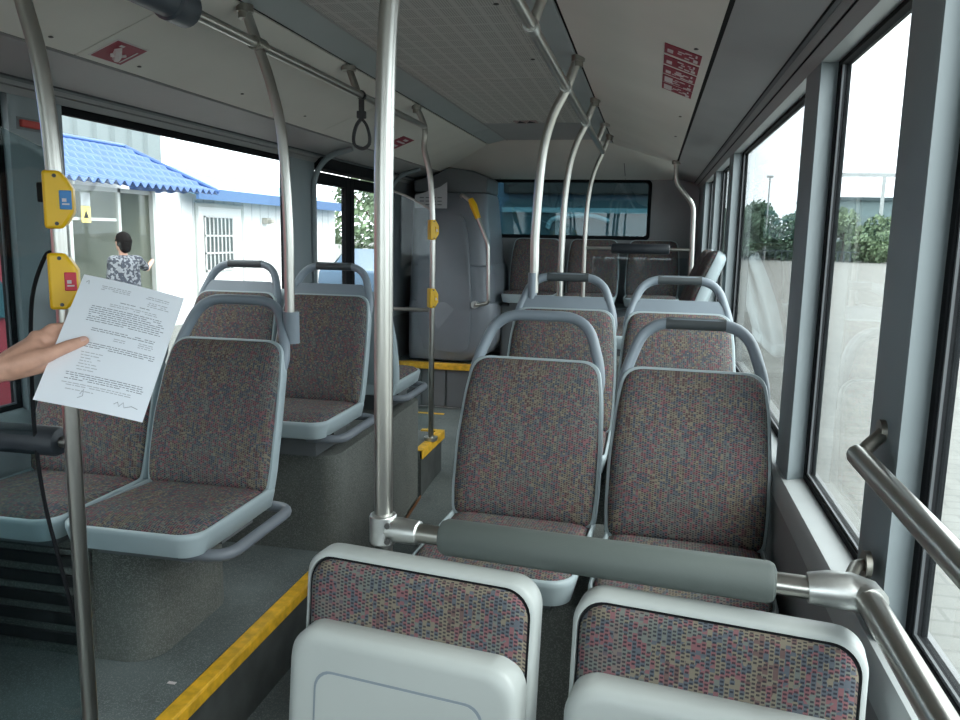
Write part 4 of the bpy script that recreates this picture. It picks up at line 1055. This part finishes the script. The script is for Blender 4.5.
def foliage(parent, m, blobs, n, size):
    mb = MB()
    for _ in range(n):
        c, r = random.choice(blobs)
        d = V((random.gauss(0, 1), random.gauss(0, 1), random.gauss(0, 1))).normalized() * r * random.uniform(.55, 1.05); d.z *= .85
        p = V(c) + d; a = V((random.gauss(0, 1), random.gauss(0, 1), random.gauss(0, 1))).normalized(); b2 = a.orthogonal().normalized(); cc = a.cross(b2)
        s = size * random.uniform(.6, 1.3)
        mb.poly([p + b2 * s, p + cc * s * .55, p - b2 * s, p - cc * s * .55])
    return mb.build('foliage', m, parent, smooth=0)
def tree(x, y, h, w, label, m=LEAF, n=1600, size=.24, low=.1):
    t = thing('tree', label, 'tree', (x, y, GZ), 0, 'trees outside')
    tr = MB(); tr.tube([(0, 0, 0), (.05, 0, h * .3), (0, .05, h * .7)], [h * .03, h * .022, h * .01], 8)
    for k in range(5):
        a = k * 1.3; tr.tube([(0, 0, h * (.3 + .06 * k)), (math.cos(a) * w * .3, math.sin(a) * w * .3, h * (.5 + .07 * k))], [h * .012, h * .004], 6)
    tr.build('trunk', BARK, t)
    bl = []
    for k in range(12):
        a = random.uniform(0, 2 * PI); zz = random.uniform(low, .85); rr = w * .5 * (1 - abs(zz - .45) * .8)
        bl.append(((math.cos(a) * rr * .75, math.sin(a) * rr * .75, h * zz), w * random.uniform(.16, .27)))
    bl.append(((0, 0, h * .8), w * .22))
    foliage(t, m, bl, int(n * 2.2), size)
    return t
random.seed(5)
tree(8.4, 78, 4.8, 5, 'tree beyond the lot, between the two far window pillars', n=1300)
tree(11.2, 84, 5.9, 6.2, 'dense tree beyond the lot, seen in the large window', n=1800)
tree(14.6, 83, 4.6, 5.6, 'lower tree half hidden by the slim window pillar', n=1500)
tree(18.8, 82, 5.0, 6.0, 'pale tree beside the white portal frame outside', LEAF2, n=1700)
tree(22.6, 80, 4.2, 5.0, 'bushy tree at the foot of the white portal post', LEAF2, n=1500)
tree(26.6, 83, 5.0, 6.0, 'tree past the white portal post', n=1200)
tree(5.2, 70, 5.2, 4.5, 'tree glimpsed through the narrow rear side windows', n=1000)
tree(-8.9, 27.5, 4.7, 3.8, 'green tree seen through the middle doors beside the white building', LEAF2, n=1700, size=.12, low=.25)
# hedge
t = tag(foliage(None, LEAF, [((x, 86 + (x % 3), .55), 1.15) for x in range(2, 42, 1)], 11000, .22), 'long low hedge along the far edge of the lot', 'hedge'); t.name = 'hedge'
t = thing('fence', 'dark mesh fence in front of the far trees', 'fence', (0, 79, GZ))
MB().box(4, 19.5, -.02, .02, .9, 1.0).build('top_rail', FENCE, t); 
m = MB()
for k in range(28): m.box(4 + k * .55, 4.1 + k * .55, -.02, .02, .0, 1.0)
m.build('bars', FENCE, t)
t = thing('portal_frame', 'tall thin white portal frame standing on the lot', 'portal frame', (0, 82, GZ))
MB().box(15.0, 22.9, -.12, .12, 8.0, 8.35).build('crossbar', WHITEM, t)
for x in (15.0, 21.8): MB().box(x, x + .28, -.12, .12, 0, 8.0).build('post', WHITEM, t)
t = thing('lamp_post', 'thin lamp post above the trees in the large window', 'lamp post', (11.45, 80, GZ))
MB().tube([(0, 0, 0), (0, 0, 7.8)], [.09, .06], 8).build('mast', WHITEM, t); MB().box(-.3, .3, -.12, .12, 7.75, 7.95).build('lamp', WHITEM, t, bevel=.03)
t = thing('building', 'long low grey warehouse behind the trees and portal frame', 'building', (26, 105, GZ))
MB().box(-5.5, 24, 0, 12, 0, 6.9).build('wall', GREYW, t); MB().box(-5.9, 24.3, -.4, 12.4, 6.9, 7.3).build('roof', FENCE, t)
m = MB()
for k in range(6): m.box(-4 + k * 4, -1.6 + k * 4, -.06, .0, 2.2, 3.4)
m.build('window', WHITEM, t)

def car(x, y, rz, paint, label, kind='car'):
    t = thing(kind, label, kind, (x, y, GZ), rz)
    if kind == 'car':
        side = [(-2.1, .35), (2.1, .35), (2.15, .62), (1.95, .82), (1.0, .92), (.45, 1.40), (-1.0, 1.44), (-1.75, .98), (-2.1, .92), (-2.18, .6)]
        w_c = lambda z: .84 if z < .95 else .66
    else:
        side = [(-2.3, .4), (2.3, .4), (2.35, .9), (1.9, 1.2), (1.35, 1.95), (-2.25, 2.0), (-2.35, 1.2)]
        w_c = lambda z: .95 if z < 1.3 else .86
    m = MB(); m.rings([[V((a, -w_c(z), z)) for a, z in side], [V((a, w_c(z), z)) for a, z in side]]); m.build('body', paint, t, bevel=.06)
    g = MB()
    if kind == 'car':
        for s in (-1, 1):
            A = [(.92, .97), (.42, 1.34), (-.95, 1.38), (-1.5, 1.0)]
            g.rings([[V((a, s * .78, z)) if z < 1.1 else V((a, s * .69, z)) for a, z in A], [V((a, s * .80, z)) if z < 1.1 else V((a, s * .71, z)) for a, z in A]])
    else:
        for s in (-1, 1): g.rings([[V((a, s * .945 if z < 1.4 else s * .89, z)) for a, z in ((-.3, 1.32), (1.55, 1.32), (1.2, 1.82), (-.3, 1.82))], [V((a, s * .965 if z < 1.4 else s * .91, z)) for a, z in ((-.3, 1.32), (1.55, 1.32), (1.2, 1.82), (-.3, 1.82))]])
    g.build('side_window', DGLASS, t)
    for sx in (-1.3, 1.35):
        for s in (-1, 1):
            w2 = MB(); w2.cyl((sx, s * .68, .32), (sx, s * .88, .32), .32, 20); wo = w2.build('wheel', TYRE, t); MB().cyl((sx, s * .86, .32), (sx, s * .895, .32), .18, 14).build('hub', ALU, wo)
    return t
car(-6.4, 20.8, R(84), CARB, 'silver-blue car seen low through the middle doors')
car(-3.9, 2.55, R(88), REDV, 'red van glimpsed at the picture edge behind the glass screen', 'van')
# another bus behind
t = thing('bus', 'blue bus parked behind the rear window', 'bus', (.1, 9.6, GZ))
m = MB(); ol = rrect(-1.25, 1.25, .35, 3.05, [.05, .05, .25, .25])
m.rings([[V((u * .97, .06 + .10 * (v > 1.2) * (v - 1.2), v)) for u, v in inset(ol, .02)], [V((u, .2 + .10 * (v > 1.2) * (v - 1.2), v)) for u, v in ol], [V((u, 9, v)) for u, v in ol]]); m.build('body', BUSB, t)
m = MB(); wl = rrect(-1.12, 1.12, 1.15, 2.30, .12); m.rings([[V((u, .045 + .1 * max(0, v - 1.2), v)) for u, v in wl], [V((u, .12 + .1 * max(0, v - 1.2), v)) for u, v in wl]]); ws = m.build('windscreen', DGLASS, t)
m = MB(); m.box(-1.1, 1.1, .06, .16, 2.36, 2.72); m.build('sign_window', SLAT, t, bevel=.02)
MB().box(-1.12, 1.12, .10, .2, 2.14, 2.2).build('visor_band', BUSL, t)
m = MB(); m.tube([(-.5, .03, 1.12), (-.1, .05, 1.3), (.5, .08, 1.85)], .02, 8); m.build('wiper', SLAT, t)
m = MB(); m.tube(spline([(-.55, .09, 1.95), (-.5, .10, 2.05), (-.3, .105, 2.1), (.0, .105, 2.1), (.2, .10, 2.04)], 4), .03, 8); m.build('sticker_arc', BUSL, t)
for s in (-1, 1):
    m = MB(); m.cyl((s * .85, 1.6, .48), (s * 1.2, 1.6, .48), .48, 20); m.build('wheel', TYRE, t)
    m = MB(); m.box(s * .95 - .16, s * .95 + .16, -.0, .06, .7, .9); m.build('headlight', WHITEM, t, bevel=.02)

# ------------------------------------------------------------------ light
sc_ = bpy.context.scene
w = bpy.data.worlds.new('overcast_sky'); sc_.world = w; w.use_nodes = True
N, L = w.node_tree.nodes, w.node_tree.links
bg = N['Background']
tc = N.new('ShaderNodeTexCoord'); sx_ = N.new('ShaderNodeSeparateXYZ'); L.new(tc.outputs['Generated'], sx_.inputs[0])
rp = N.new('ShaderNodeValToRGB'); L.new(sx_.outputs['Z'], rp.inputs['Fac'])
rp.color_ramp.elements[0].color = (.88, .94, 1, 1); rp.color_ramp.elements[1].color = (1, 1, 1, 1); rp.color_ramp.elements[1].position = .6
L.new(rp.outputs[0], bg.inputs['Color']); bg.inputs['Strength'].default_value = 2.6
sun = bpy.data.lights.new('sun', 'SUN'); sun.energy = 1.2; sun.angle = R(25); sun.color = (1, .97, .92)
so = bpy.data.objects.new('sun', sun); C.objects.link(so); so.rotation_euler = (R(48), 0, R(70))
vs = sc_.view_settings; vs.view_transform = 'Standard'; vs.look = 'None'; vs.exposure = 0.97; vs.gamma = 1.0; vs.use_curve_mapping = False
sc_.cycles.max_bounces = 12; sc_.cycles.diffuse_bounces = 6; sc_.cycles.transparent_max_bounces = 24; sc_.cycles.glossy_bounces = 4
sc_.cycles.caustics_reflective = False; sc_.cycles.caustics_refractive = False
